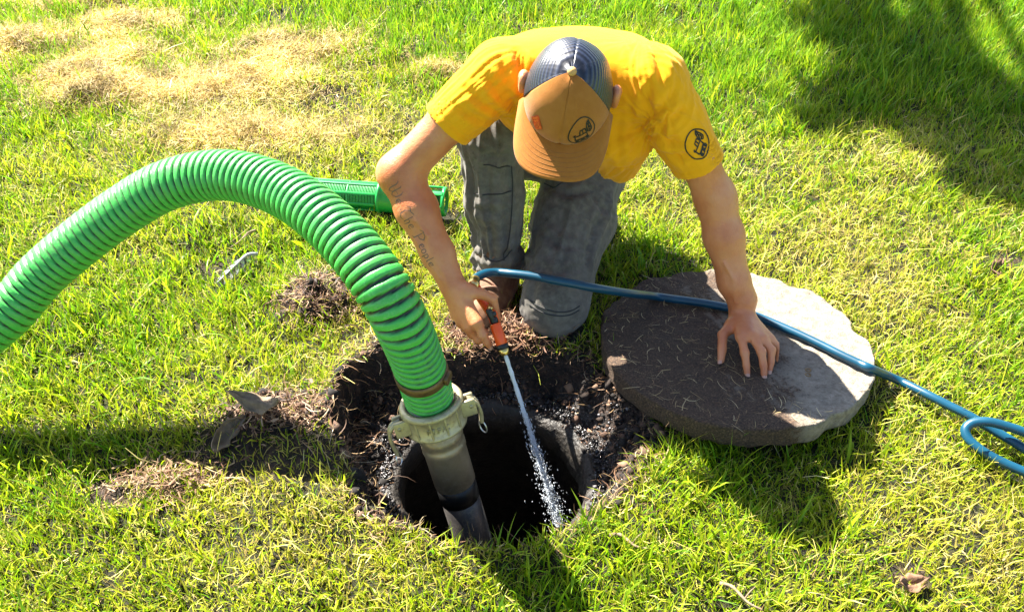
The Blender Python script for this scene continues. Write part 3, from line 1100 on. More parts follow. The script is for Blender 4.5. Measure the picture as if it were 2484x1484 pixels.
dr_ = np.linalg.norm(TV - KN_R - np.outer((TV - KN_R) @ axS, axS), axis=1)
dsp += .004 * np.exp(-((kz - 1.0) / .18) ** 2) * np.sin(kz * 46 + 3 * fbm(TV * 14, 2)) * (dr_ < .12)
dsp += .0050 * fbm(TV * 11 + 9, 3) + .0011 * fbm(TV * 55, 2)
dsp += creases(TV, TN, TF, [[(1132, 380), (1150, 440), (1148, 520)], [(1216, 480), (1223, 540), (1216, 610)], [(1184, 540), (1192, 590), (1188, 630)], [(1160, 556), (1174, 590), (1180, 620)],
    [(1325, 452), (1380, 472), (1440, 460)], [(1420, 442), (1455, 500), (1488, 520)], [(1308, 556), (1360, 596), (1440, 600)], [(1288, 640), (1340, 662), (1410, 650)],
    [(1282, 600), (1300, 680), (1290, 740)], [(1470, 470), (1442, 560), (1420, 640)], [(1150, 360), (1200, 380), (1240, 372)], [(1145, 500), (1190, 512), (1236, 500)]], .0045, .0065)
TV = TV + TN * dsp[:, None]
# knee patch seams pressed into the cloth
trous = obj('trousers', np_mesh('trousers', TV - MO, TF), M['pants'], man)
BVH_T = bvh(TV, TF)

def surf(bv, P, off=.0008):
    """nearest point of a mesh as seen along the ray from a point outside"""
    loc, nor, idx, d = bv.find_nearest(Vector(P))
    return np.array(loc) + np.array(nor) * off, np.array(nor)

def cyl_map(bv, A, axis, ang0, up_hint, off):
    """maps flat drawing coordinates (x along axis, y round it) onto a limb"""
    ax = nrm(axis); u0 = nrm(np.asarray(up_hint) - ax * (np.asarray(up_hint) @ ax)); v0 = np.cross(ax, u0)
    def f(x, y, rr=.05):
        a_ = ang0 + y / rr
        d = u0 * math.cos(a_) + v0 * math.sin(a_)
        o = A + ax * x
        h_ = bv.ray_cast(Vector(o + d * .16), Vector(-d), .16)
        if h_[0] is None:
            return o + d * rr, d
        n_ = np.array(h_[1])
        if n_ @ d < 0: n_ = -n_
        return np.array(h_[0]) + n_ * off, n_
    return f

def ribbons(mb, strokes, mp, width, step=.004):
    for st in strokes:
        st = np.asarray(st, float)
        if st.shape[1] == 2:
            st = np.concatenate([st, np.ones((len(st), 1))], 1)
        L = np.linalg.norm(np.diff(st[:, :2], axis=0), axis=1)
        cum = np.concatenate([[0], np.cumsum(L)])
        n_ = max(2, int(cum[-1] / step) + 1)
        tt = np.unique(np.concatenate([np.linspace(0, cum[-1], n_), cum]))
        xs = np.interp(tt, cum, st[:, 0]); ys = np.interp(tt, cum, st[:, 1]); ws = np.interp(tt, cum, st[:, 2])
        pn = [mp(x, y) for x, y in zip(xs, ys)]
        P_ = np.array([q[0] for q in pn]); N_ = np.array([q[1] for q in pn])
        if len(P_) < 2: continue
        T_ = np.gradient(P_, axis=0); T_ /= np.linalg.norm(T_, axis=1)[:, None] + 1e-12
        S_ = np.cross(T_, N_); S_ /= np.linalg.norm(S_, axis=1)[:, None] + 1e-12
        Vv = np.concatenate([P_ - S_ * (width / 2 * ws)[:, None], P_ + S_ * (width / 2 * ws)[:, None]])
        m_ = len(P_)
        mb.add(Vv, np.array([(i_, i_ + m_, i_ + m_ + 1, i_ + 1) for i_ in range(m_ - 1)])[:, ::-1])

def circle(cx, cy, rx, ry=None, n=40, a0=0, a1=360):
    ry = ry or rx
    a_ = np.radians(np.linspace(a0, a1, n))
    return np.stack([cx + rx * np.cos(a_), cy + ry * np.sin(a_)], 1)

# line drawing of an excavator in a ring, unit: ring radius 1, x right, y up
def excav():
    S = [circle(0, 0, 1.0)]
    S += [[(-.55, -.42), (-.55, -.05), (-.1, -.05), (.30, -.05), (.30, -.42), (-.55, -.42)]]
    S += [[(-.62, .02), (-.62, -.02), (-.45, -.05)], [(-.62, .02), (-.50, .10)]]
    S += [[(-.22, -.05), (-.15, .30), (.22, .30), (.30, -.05)], [(0.03, .30), (0.03, -.05)]]
    tr = np.concatenate([circle(-.40, -.60, .13, .13, 12, 90, 270), circle(.25, -.60, .13, .13, 12, -90, 90), [(-.40, -.47)]])
    S += [tr, circle(-.40, -.60, .05, .05, 10), circle(.25, -.60, .05, .05, 10), [(-.2, -.58), (.05, -.58)], [(-.2, -.63), (.05, -.63)]]
    S += [[(.28, .05), (.46, .52), (.66, .62), (.52, .22), (.30, -.1)], [(.66, .62), (.74, .12), (.62, .12), (.52, .45)],
          [(.74, .12), (.72, -.10), (.56, -.22), (.44, -.12), (.60, .0), (.62, .12)]]
    return S

# sleeve print: ring on the outside of his left sleeve
pm = MB()
lc = SH_L + (EL_L - SH_L) * .46
toc = CAMP - lc
mp = cyl_map(BVH_SHIRT, lc, -axL, .25, toc, .0012)
sc = .033
dr = [np.asarray(q) * sc for q in excav()]
# turned so that the tracks face down and outwards
dr2 = [np.stack([.51 * q[:, 0] + .855 * q[:, 1], .855 * q[:, 0] - .51 * q[:, 1]], 1) for q in dr]
ribbons(pm, dr2, lambda x, y: mp(x, y, .066), .0028)
pm.build('sleeve_print', M['print'], shirt, MO)

# trouser seams
def seam(pts, wdt=.0035):
    def mp_(x, y): return None
    P_ = spline(np.array(pts), 40)
    Q_ = []
    for p_ in P_:
        q_, n_ = surf(BVH_T, p_, .0009); Q_.append(q_)
    sm = MB(); add_tube(sm, np.array(Q_), wdt / 2, 5, (1, 1, 1)); sm.build('seam', M['seam'], trous, MO)
def tray(u, v):
    r_ = ray(u, v)
    h_ = BVH_T.ray_cast(Vector(CAMP), Vector(r_))
    return np.array(h_[0]) if h_[0] is not None else None
def seam_px(L, w_=.003):
    P_ = [tray(u, v) for u, v in L]
    P_ = [p_ for p_ in P_ if p_ is not None]
    if len(P_) > 2: seam(P_, w_)
seam_px([(1150, 470), (1180, 472), (1210, 471), (1240, 464)])
seam_px([(1172, 400), (1200, 404), (1236, 404)])
seam_px([(1240, 404), (1243, 450), (1240, 520), (1232, 590), (1222, 632)])
seam_px([(1262, 690), (1285, 728), (1330, 752), (1375, 756), (1405, 742)])
seam_px([(1258, 700), (1283, 738), (1330, 762), (1375, 765), (1404, 752)])
seam_px([(1500, 470), (1492, 540), (1470, 620), (1450, 690)])
seam_px([(1320, 445), (1345, 455), (1372, 440)])
seam_px([(1172, 618), (1195, 634), (1222, 628), (1240, 606)])

# ---- boots
def boot(AN, fwd, name):
    f = nrm(fwd); u_ = np.array([0, 0, 1.0]); sd_ = np.cross(f, u_)
    q = SDF()
    base = np.array([AN[0], AN[1], 0.028])
    q.cone(base + u_ * .03, base + u_ * .115, .050, .054, .03)
    q.cone(base - f * .03 + u_ * .015, base + f * .06 + u_ * .018, .042, .048, .03)
    q.cone(base + f * .06 + u_ * .016, base + f * .135 + u_ * .010, .049, .046, .03)
    q.cut(base - u_ * .022, -u_, base - u_ * .06 + f * .05, .3)
    V_, F_ = q.mesh(base - .22, base + .24, .004)
    N_ = vnormals(V_, F_)
    V_ = V_ + N_ * (.0022 * fbm(V_ * 30, 3))[:, None]
    bo = obj(name, np_mesh(name, V_ - MO, F_), M['boot'], man)
    so = MB()
    out = []
    for a_ in np.linspace(0, 2 * np.pi, 40, endpoint=False):
        d = np.cos(a_); e = np.sin(a_)
        x_ = .055 + d * .125; wd = .046 * (1 - .12 * (d < 0)) * (abs(e) ** .8) * np.sign(e)
        out.append(base + f * x_ + sd_ * wd)
    out = np.array(out)
    V_ = np.concatenate([out - u_ * .026, out * 1.0 - u_ * .004 + 0, [out.mean(0) - u_ * .026], [out.mean(0) - u_ * .004]])
    n_ = 40; jj = np.arange(n_)
    so.add(V_, np.stack([jj, (jj + 1) % n_, n_ + (jj + 1) % n_, n_ + jj], 1))
    so.T.append(np.stack([np.full(n_, 2 * n_), (jj + 1) % n_, jj], 1)); so.T.append(np.stack([np.full(n_, 2 * n_ + 1), n_ + jj, n_ + (jj + 1) % n_], 1))
    so.build('sole', M['sole'], bo, MO, False)
    la = MB()
    bv = bvh(V_ if False else np.asarray([v.co for v in bo.data.vertices]) + MO, [tuple(p.vertices) for p in bo.data.polygons])
    for k in range(5):
        t_ = .035 + k * .018
        P_ = []
        for w_ in np.linspace(-1, 1, 9):
            o = base + f * (t_ + .012 * w_ * (1 if k % 2 else -1)) + sd_ * w_ * .032 + u_ * .2
            h_ = bv.ray_cast(Vector(o), Vector(-u_))
            if h_[0] is not None: P_.append(np.array(h_[0]) + u_ * .003)
        if len(P_) > 3: add_tube(la, np.array(P_), .0033, 6)
    la.build('lace', M['lace'], bo, MO)
    return bo
boot(AN_R + [0, .0, 0], np.array([-.32, -1.0, 0]), 'boot')
boot(AN_L + [.0, .10, 0], np.array([.1, 1.0, 0]), 'boot')

# ---- cap: two tan front panels, dark netting behind, brim, button
CA, CB, CH = .0985, .0845, .118       # half length, half width, height
def crown(phi, t):
    """phi: angle from the front (positive to his left), t: 0 rim .. 1 button"""
    e = (1 - t ** 2.15)
    rr = np.maximum(e, 0) ** .5
    front = .5 + .5 * np.cos(phi)
    # the front stands up straighter than the back
    lean = .010 * front * np.sin(np.clip(t, 0, 1) * np.pi)
    x = CB * rr * np.sin(phi) * (1 + .03 * np.sin(t * np.pi))
    f = CA * rr * np.cos(phi) + lean
    u_ = CH * t - .006 * np.cos(phi) * (1 - t) + .010 * (1 - np.cos(2 * phi)) * -.5 * (1 - t)
    return np.stack([x, f, u_], -1)
def crown_w(phi, t, off=0.0):
    phi, t = np.broadcast_arrays(np.asarray(phi, float), np.asarray(t, float))
    p = crown(phi, t)
    if off:
        e = 1e-3
        tt = np.clip(t, .004, .985)
        du = crown(phi + e, tt) - crown(phi - e, tt); dv = crown(phi, tt + e) - crown(phi, tt - e)
        n_ = np.cross(du, dv); n_ /= np.linalg.norm(n_, axis=-1)[..., None] + 1e-12
        c0 = crown(phi, tt) - np.array([0, 0, CH * .35])
        n_ *= np.sign((n_ * c0).sum(-1))[..., None]
        p = p + n_ * off
    return HB + p[..., :1] * HX + p[..., 1:2] * HF + p[..., 2:] * HU
def crown_panel(name, p0f, p1f, nphi, nt, off, mat, parent, seamf=None, t0=0.0, uvs=1.0):
    tt = np.linspace(t0, 1, nt)
    V_, UV_ = [], []
    for t_ in tt:
        ph = np.linspace(p0f(t_), p1f(t_), nphi)
        o = off(ph, t_) if callable(off) else np.full(nphi, off)
        e = .0008
        base_ = crown_w(ph, np.full(nphi, t_), 1e-6)
        nn = crown_w(ph, np.full(nphi, t_), e) - base_
        V_.append(base_ + nn / e * o[:, None])
        pc = (np.floor((ph - PS) / ((2 * math.pi - 2 * PS) / 4 + 1e-6)) + .5) * (2 * math.pi - 2 * PS) / 4 + PS
        UV_.append(np.stack([np.sin(ph - pc) * (1 - t_ * .98), np.cos(ph - pc) * (1 - t_ * .98)], 1))
    V_ = np.concatenate(V_); UV_ = np.concatenate(UV_)
    i_ = (np.arange(nt - 1)[:, None] * nphi + np.arange(nphi - 1)[None, :]).ravel()
    Q_ = np.stack([i_, i_ + 1, i_ + nphi + 1, i_ + nphi], 1)
    o_ = obj(name, np_mesh(name, V_ - MO, Q_, True, None, UV_), mat, parent)
    sol = o_.modifiers.new('thickness', 'SOLIDIFY'); sol.thickness = .0018; sol.offset = -1
    return o_
PS = R(76)
side = lambda t_: PS - R(7) * t_ ** 1.5
def front_off(ph, t_):
    g = -.0022 * np.exp(-(ph / max(.012, .035 * (1 - t_) + .012)) ** 2)
    wob = .0022 * np.sin(ph * 2.3 + 1) * math.sin(t_ * math.pi) + .0030 * np.exp(-((ph - .5) / .35) ** 2) * math.sin(t_ * math.pi) - .004 * np.exp(-((ph + .55) / .3) ** 2) * np.exp(-((t_ - .52) / .25) ** 2)
    return .0016 + g + wob
cap = crown_panel('cap', lambda t_: -side(t_), lambda t_: side(t_), 81, 40, front_off, M['cap_tan'], man)
netting = crown_panel('netting', lambda t_: side(t_), lambda t_: 2 * math.pi - side(t_), 90, 40,
                      lambda ph, t_: .0012 * np.sin(ph * 5 + t_ * 6) * math.sin(t_ * 3.1) + .0 - .0018 * np.exp(-((ph - math.pi) / .03) ** 2), M['netting'], cap)
# brim
nb_, nr_ = 61, 16
V_, UV_ = [], []
for r_ in np.linspace(0, 1, nr_):
    for q in np.linspace(-1, 1, nb_):
        ph = q * R(78)
        p0 = crown(np.array(ph), np.array(0.0))
        # outer outline: a rounded rectangle in front
        ox = .092 * math.copysign(abs(math.sin(q * math.pi / 2)) ** .80, q)
        of = CA * .20 + (.172 - CA * .20) * abs(math.cos(q * math.pi / 2)) ** .48
        x = p0[0] * (1 - r_) + ox * r_; f = p0[1] * (1 - r_) + of * r_
        u_ = p0[2] + .004 - .022 * (abs(x) / .09) ** 2 * r_ - .004 * r_
        V_.append(hp(x, f, u_)); UV_.append((q, r_))
V_ = np.array(V_); i_ = (np.arange(nr_ - 1)[:, None] * nb_ + np.arange(nb_ - 1)[None, :]).ravel()
Q_ = np.stack([i_, i_ + nb_, i_ + nb_ + 1, i_ + 1], 1)
brim = obj('brim', np_mesh('brim', V_ - MO, Q_, True, None, np.array(UV_)), M['cap_tan'], cap)
so_ = brim.modifiers.new('thickness', 'SOLIDIFY'); so_.thickness = .0035; so_.offset = 0
# rows of stitching on the brim
st = MB()
G = V_.reshape(nr_, nb_, 3)
for r_ in (.28, .40, .52, .64, .76, .88):
    k = r_ * (nr_ - 1); k0 = int(k); fr = k - k0
    ln = G[k0] * (1 - fr) + G[k0 + 1] * fr + HU * .0018
    add_tube(st, ln[4:-4], .0006, 4)
st.build('stitching', simple('cap stitching', (.30, .12, .025), .9, .1, 100, 0), cap, MO)
# centre seam piping, button
bt = MB()
add_lathe(bt, hp(0, 0, CH - .001), HU, [(0, .0085), (.003, .0088), (.006, .0075), (.0085, .004), (.0092, .0003)], 16)
bt.build('button', simple('tan button', (.50, .27, .09), .8, .1, 100, .1), cap, MO)
# round logo on his left front panel and the badge on the right one
lg = MB()
def cap_map(p0, t0, sc_, ro, off=.0035):
    def f(x, y):
        x2 = x * math.cos(ro) - y * math.sin(ro); y2 = x * math.sin(ro) + y * math.cos(ro)
        ph = p0 + x2 * sc_ / .088; t_ = t0 + y2 * sc_ / .098
        g = front_off(np.array([ph]), t_)[0]
        a_ = crown_w(np.array(ph), np.array(t_), g + .0009)
        b_ = crown_w(np.array(ph), np.array(t_), g + .0019)
        return a_, nrm(b_ - a_)
    return f
ex = [np.stack([np.asarray(q)[:, 0] * 1.0, np.asarray(q)[:, 1] * .80], 1) for q in excav()]
ribbons(lg, ex, cap_map(.48, .50, .028, R(8)), .0024, step=.05)
lg.build('logo', M['print'], cap, MO)
bd = MB()
mpb = cap_map(-.66, .38, .0165, R(-34))
gridV = []
for j in np.linspace(-1, 1, 9):
    for i_ in np.linspace(-1, 1, 13):
        kx = (1 - abs(j) ** 4) ** .25 * .25 + .75
        x = i_ * .80 * kx; y = j * .62
        gridV.append(mpb(x, y)[0])
Q_ = [(j * 13 + i_, j * 13 + i_ + 1, j * 13 + i_ + 14, j * 13 + i_ + 13) for j in range(8) for i_ in range(12)]
bd.add(np.array(gridV), np.array(Q_))
badge = bd.build('badge', M['patch_orange'], cap, MO)
tx = MB()
mpt = lambda x, y: (lambda q: (q[0] + q[1] * .0007, q[1]))(mpb(x, y))
ribbons(tx, [[(-.5, .12), (-.42, .2), (-.42, -.42)], [(-.2, .1), (-.1, .2), (.02, .12), (0, -.05), (-.2, -.42), (.05, -.42)], circle(.38, -.11, .15, .31, 16),
             [(-.5, .42), (-.3, .42)], [(-.2, .42), (.0, .42)], [(.1, .42), (.4, .42)],
             [(-.75, -.55), (.75, -.55), (.75, .55), (-.75, .55), (-.75, -.55)]], mpt, .0019, step=.08)
tx.build('badge_lettering', M['patch_thread'], cap, MO)
# hair below the netting at the back
hm = MB(); hr_ = np.random.default_rng(3)
for k in range(420):
    ph = math.pi + hr_.uniform(-1.5, 1.5)
    p0 = crown_w(np.array(ph), np.array(0.0)) - HU * hr_.uniform(-.004, .03)
    out = nrm(HX * math.sin(ph) + HF * math.cos(ph))
    p0 = p0 - out * .014
    p1 = p0 + out * .010 - HU * .012 + hr_.normal(0, .003, 3)
    add_tube(hm, np.array([p0, (p0 + p1) / 2 + out * .003, p1]), [.0009, .0008, .0003], 3, (1, 1, 1), False)
hm.build('hair', M['hair'], man, MO)

# tattoo: "We the People" down the outside of his right forearm
tm = MB()
glyph = {
 'W': (1.25, [[(.0, .95, .5), (.12, 1.0, 1), (.2, .8, 1.6), (.2, .25, 1.8), (.32, .02, 1)], [(.32, .02, .6), (.55, .3, 1), (.55, .95, 1.6)], [(.45, 1.05, .7), (.55, .95, 1.2), (.55, .25, 1.8), (.7, .02, 1)], [(.7, .02, .6), (1.0, .3, 1.2), (1.05, .75, 1.5), (.9, 1.0, .6)], [(.05, .5, .5), (.9, .55, .5)]]),
 'e': (.55, [[(.1, .28, .8), (.4, .36, .8), (.42, .5, 1.2), (.28, .58, 1.2), (.1, .45, 1.6), (.1, .18, 1.7), (.25, .02, 1.2), (.45, .12, .7)]]),
 't': (.5, [[(.2, .9, .8), (.2, .2, 1.7), (.3, .02, 1.2), (.45, .1, .6)], [(.02, .6, .8), (.4, .6, .8)]]),
 'T': (.95, [[(.05, .8, .7), (.25, 1.0, 1.3), (.6, .9, 1.5), (.9, 1.02, .8)], [(.5, .9, 1), (.3, .6, 1.7), (.35, .2, 1.8), (.6, .02, 1.2), (.85, .15, .7)], [(.15, .5, .6), (.1, .25, 1.4), (.3, .05, .8)]]),
 'h': (.6, [[(.12, 1.0, .8), (.12, .0, 1.7)], [(.12, .45, .8), (.3, .58, 1.2), (.42, .45, 1.6), (.4, .1, 1.5), (.3, -.15, .6)]]),
 'P': (1.0, [[(.0, .85, .6), (.2, 1.05, 1.3), (.6, 1.02, 1.6), (.8, .75, 1.7), (.6, .48, 1.4), (.3, .45, .7)], [(.3, 1.0, .9), (.3, .0, 1.9), (.1, -.1, .8)]]),
 'o': (.55, [circle(.25, .3, .18, .28, 14)]),
 'p': (.6, [[(.12, .6, .8), (.12, -.35, 1.7)], [(.12, .5, .8), (.32, .58, 1.2), (.44, .35, 1.7), (.32, .06, 1.2), (.12, .1, .7)]]),
 'l': (.35, [[(.12, 1.0, .8), (.12, .15, 1.7), (.25, .02, .8)]]),
 ' ': (.45, []),
}
tmap = cyl_map(BVH_BODY, EL_R, WR_R - EL_R, 0.0, CAMP - EL_R, .0006)
xx = .018
ts = .0225
axR2 = nrm(WR_R - EL_R)
strk = []
for ch in 'We The People':
    adv, S_ = glyph[ch]
    big = 1.25 if ch in 'WTP' else 1.0
    for q in S_:
        q = np.asarray(q, float)
        wd = q[:, 2] if q.shape[1] > 2 else np.full(len(q), 1.3)
        strk.append(np.stack([xx + q[:, 0] * ts * big, (q[:, 1] - .4) * ts * big, wd], 1))
    xx += adv * ts * big * .93
TAT_A = .62
cyl = cyl_map(BVH_BODY, EL_R, WR_R - EL_R, TAT_A, CAMP - EL_R, .0006)
ribbons(tm, strk, lambda x, y: cyl(x, -y, .042), .0013, step=.004)
tm.build('tattoo', M['ink'], man, MO)

# ------------------------------------------------------------------ green suction hose with its coupling and pipe
HD = .100
cl = [(-420, 1010, 1.84), (-200, 930, 1.87), (0, 778, 1.865), (100, 668, 1.865), (200, 582, 1.855), (300, 509, 1.84), (400, 452, 1.815), (510, 426, 1.785),
      (600, 433, 1.745), (690, 466, 1.695), (765, 515, 1.645), (835, 580, 1.605), (890, 645, 1.58), (935, 712, 1.575), (975, 785, 1.60), (1003, 850, 1.66), (1026, 915, 1.73), (1040, 962, 1.79)]
HP = np.array([pd(u, v, d) for u, v, d in cl])
HP[0, 2] = .02; HP[1, 2] = max(HP[1, 2], .06)
hose = thing('suction_hose', 'thick ribbed green suction hose arching over the grass into the pit', 'suction hose', (HP[-1][0], HP[-1][1], 0))
HO = np.array(hose.location)
fine = spline(HP, 1700)
dl = np.concatenate([[0], np.cumsum(np.linalg.norm(np.diff(fine, axis=0), axis=1))])
# spiral ribs: one turn every 20 mm, round green ribs with dark grooves between
pitch = .0170
npts = int(dl[-1] / pitch * 9)
ss = np.linspace(0, dl[-1], npts)
CP = np.stack([np.interp(ss, dl, fine[:, k]) for k in range(3)], 1)
T_, N_, B_ = frames(CP)
seg = 40
aa = np.linspace(0, 2 * np.pi, seg, endpoint=False)
ph = (ss[:, None] / pitch + aa[None, :] / (2 * np.pi)) % 1.0
fr_ = np.interp(ss / dl[-1], [0, .45, .60, .9], [.445, .43, .365, .38])[:, None]
rib = np.clip(1 - (np.abs(ph - .5) / fr_) ** 5, 0, 1) ** .5
rad = HD / 2 - .0062 + .0062 * rib
Vh = CP[:, None, :] + rad[..., None] * (np.cos(aa)[None, :, None] * N_[:, None, :] + np.sin(aa)[None, :, None] * B_[:, None, :])
g1 = np.array([.046, .39, .056]); g0 = np.array([.0015, .007, .004])
mixg = smooth(.25, .72, rib)[..., None]
hcol = g0 * (1 - mixg) + g1 * mixg
i_ = np.arange(npts - 1)[:, None] * seg; j = np.arange(seg)[None, :]; j2 = (j + 1) % seg
Qh = np.stack([i_ + j, i_ + j2, i_ + seg + j2, i_ + seg + j], -1).reshape(-1, 4)
obj('hose', np_mesh('hose', Vh.reshape(-1, 3) - HO, Qh, True, hcol.reshape(-1, 3)), M['hose'], hose)
ax = nrm(CP[-1] - CP[-60])
E0 = CP[-1]
# dark band round the last turns
k0 = np.searchsorted(ss, dl[-1] - .098)
bm = MB(); add_lathe(bm, CP[k0], nrm(CP[k0 + 4] - CP[k0 - 4]), [(-.012, .05), (-.012, HD / 2 + .0018), (.012, HD / 2 + .0018), (.012, .05)], 40)
bk = add_box(bm, CP[k0] + nrm(np.cross(ax, [0, 0, 1])) * (HD / 2 + .004), ax * .010, np.cross(ax, nrm(np.cross(ax, [0, 0, 1]))) * .012, nrm(np.cross(ax, [0, 0, 1])) * .005)
bm.build('hose_clamp', M['clamp'], hose, HO)
# pipe axis leans on into the tank
PE = px(1142, 1290, -.20)
pax = nrm(PE - E0)
cb = MB()
add_lathe(cb, E0 - pax * .018, pax, [(0, .045), (0, .053), (.030, .0535), (.030, .057), (.033, .057)], 40)
cb.build('hose_shank', M['alu_dark'], hose, HO)
co = MB()
C0 = E0 + pax * .012
add_lathe(co, C0, pax, [(.004, .056), (-.004, .058), (-.006, .068), (.002, .0725), (.008, .0725), (.012, .068), (.022, .066), (.052, .0655), (.056, .069), (.062, .069), (.066, .064), (.07, .054), (.07, .04)], 48)
sX = nrm(np.cross(pax, CAMP - C0)); sY = np.cross(sX, pax)
if sX[0] < 0: sX = -sX
if sY @ (CAMP - C0) < 0: sY = -sY
for k in range(6):                                    # ribs between the flanges
    an = (k - 2.5) * .52
    d = sX * math.sin(an) + sY * math.cos(an)
    tg = np.cross(pax, d)
    add_box(co, C0 + pax * .034 + d * .0665, pax * .024, tg * .0022, d * .0022)
for s_ in (-1, 1):                                    # ears that carry the cam arms
    for e in (-1, 1):
        add_box(co, C0 + pax * .030 + sX * s_ * .076 + sY * e * .0125 + sY * .012, pax * .020, sX * .017, sY * .004)
co.build('coupling', M['cast'], hose, HO)
# raised lettering on the collar
le = MB()
def collar_map(x, y):
    an = x / .066
    d = sX * math.sin(an) + sY * math.cos(an)
    return C0 + pax * (.034 - y) + d * .0672, d
seg_font = {'P': (.8, [[(0, 0), (0, 1), (.5, 1), (.55, .75), (.5, .5), (0, .5)]]), 'T': (.75, [[(.3, 0), (.3, 1)], [(0, 1), (.6, 1)]]), '.': (.3, [[(.05, 0), (.1, .06)]]),
            'A': (.8, [[(0, 0), (.3, 1), (.6, 0)], [(.12, .4), (.48, .4)]]), 'C': (.75, [[(.55, .9), (.3, 1), (0, .7), (0, .3), (.3, 0), (.55, .1)]])}
xx = -.026
stk = []
for ch in 'PT.PAC':
    adv, S_ = seg_font[ch]
    for q in S_:
        q = np.asarray(q) * .0125
        stk.append(np.stack([q[:, 0] + xx, q[:, 1] - .006], 1))
    xx += adv * .0125
for q in stk:
    P_ = np.array([collar_map(x, y)[0] for x, y in q])
    add_tube(le, P_, .0011, 5)
le.build('raised_lettering', M['cast'], hose, HO)
for s_ in (-1, 1):                                    # cam arms with pull rings
    piv = C0 + pax * .026 + sX * s_ * .082 + sY * .012
    out = sX * s_
    path = [piv + out * -.006 - pax * .008, piv + out * .012 - pax * .004, piv + out * .024 + pax * .012, piv + out * .026 + pax * .040, piv + out * .022 + pax * .074] if s_ < 0 else \
           [piv + out * -.004 - pax * .010, piv + out * .008 - pax * .006, piv + out * .016 + pax * .010, piv + out * .018 + pax * .034, piv + out * .014 + pax * .060]
    P_ = spline(path, 14)
    am = MB()
    Ta = np.gradient(P_, axis=0); Ta /= np.linalg.norm(Ta, axis=1)[:, None]
    wd = np.interp(np.linspace(0, 1, 14), [0, .2, .6, 1], [.010, .0105, .009, .0075])
    thk = .0038
    ringv = []
    for p_, t_, w2 in zip(P_, Ta, wd):
        nn = nrm(np.cross(t_, sY))
        for dx, dy in ((-1, -1), (1, -1), (1, -.4), (.35, -.2), (-.35, -.2), (-1, -.4)) if False else ((-1, -1), (1, -1), (1, 1), (.5, 1), (.42, .1), (-.42, .1), (-.5, 1), (-1, 1)):
            ringv.append(p_ + sY * dx * w2 + nn * dy * thk * (-s_))
    ringv = np.array(ringv); m8 = 8
    Qa = [(a_ * m8 + c_, a_ * m8 + (c_ + 1) % m8, (a_ + 1) * m8 + (c_ + 1) % m8, (a_ + 1) * m8 + c_) for a_ in range(13) for c_ in range(m8)]
    am.add(ringv, np.array(Qa))
    for e_ in (0, 13):
        c_ = ringv[e_ * m8:(e_ + 1) * m8]
        am.add(np.concatenate([c_, [c_.mean(0)]]), np.array([(8, a_, (a_ + 1) % 8) for a_ in range(8)]))
    add_lathe(am, piv - sY * .016, sY, [(0, .0005), (0, .0045), (.034, .0045), (.034, .0005)], 10)
    arm_o = am.build('cam_arm', M['cast'], hose, HO, False)
    an = np.linspace(0, 2 * np.pi, 25)
    rm = MB()
    rc = P_[-1] + pax * .014
    add_tube(rm, rc + np.cos(an)[:, None] * pax * .017 + np.sin(an)[:, None] * nrm(sY + out * .6) * .012, .0017, 6, (1, 1, 1), False)
    rm.build('pull_ring', M['steel'], arm_o, HO)
# pipe
L = np.linalg.norm(PE - C0) + .35
pm = MB()
add_lathe(pm, C0, pax, [(.066, .0475), (.070, .049), (.085, .049), (.087, .0505), (.100, .0505), (.102, .049), (.114, .049), (.116, .0505), (.130, .0505), (.132, .0488), (.232, .0488), (.235, .0465)], 40)
pm.build('pipe', M['alu'], hose, HO)
pm = MB()
add_lathe(pm, C0, pax, [(.2345, .0455), (.2352, .0472), (.285, .0472), (.286, .0455)], 36)
pm.build('tape_band', M['blacktape'], hose, HO)
pm = MB()
add_lathe(pm, C0, pax, [(.2855, .0440), (.2862, .0456), (L, .0456), (L, .040)], 36)
pm.build('lower_pipe', M['alu_dark'], hose, HO)

for o_ in [o_ for o_ in hose.children_recursive if o_.name.split('.')[0] not in ('hose', 'hose_clamp')]:
    o_.data.transform(Matrix.Translation(Vector(C0 - HO)) @ Matrix.Scale(.90, 4) @ Matrix.Translation(Vector(HO - C0)))

# ------------------------------------------------------------------ garden hose and nozzle
NT_, NR_ = pd(1224, 856, 1.935), pd(1193, 762, 1.935)
nax = nrm(NT_ - NR_)
noz = thing('spray_nozzle', 'orange pistol spray nozzle with brass tip held in the right hand', 'hose nozzle', tuple(NT_))
NO = NT_
LN = np.linalg.norm(NT_ - NR_)
q = MB(); add_lathe(q, NT_, nax, [(-.066, .004), (-.066, .0108), (-.064, .0122), (-.020, .0125), (-.0185, .011)], 24); q.build('barrel', M['orange'], noz, NO)
q = MB(); add_lathe(q, NT_, nax, [(-.020, .011), (-.0195, .0132), (-.012, .0136), (-.009, .0118), (-.009, .009)], 24); q.build('collar', M['black'], noz, NO)
q = MB(); add_lathe(q, NT_, nax, [(-.010, .009), (-.009, .0110), (-.003, .0108), (.004, .0088), (.005, .0060), (.002, .0045)], 24); q.build('brass_tip', M['brass'], noz, NO)
q = MB(); add_lathe(q, NT_, nax, [(-.080, .0025), (-.080, .0078), (-.075, .0088), (-.071, .0088), (-.066, .0075), (-.066, .003)], 20)
add_lathe(q, NT_, nax, [(-.092, .003), (-.092, .0085), (-.089, .0095), (-.084, .0095), (-.082, .008), (-.082, .003)], 20); q.build('rear_collar', M['black'], noz, NO)
q = MB(); add_lathe(q, NT_, nax, [(-.109, .0005), (-.109, .003), (-.104, .0032), (-.1035, .0065), (-.097, .0065), (-.0965, .0045), (-.092, .0045), (-.076, .0028), (-.066, .0028)], 6)
q.build('adjusting_screw', M['brass'], noz, NO, False)
side_ = nrm(np.cross(nax, CAMP - NT_))
back = nrm(NT_ - CAMP)
HBT = pd(1148, 690, 1.995)
q = MB()
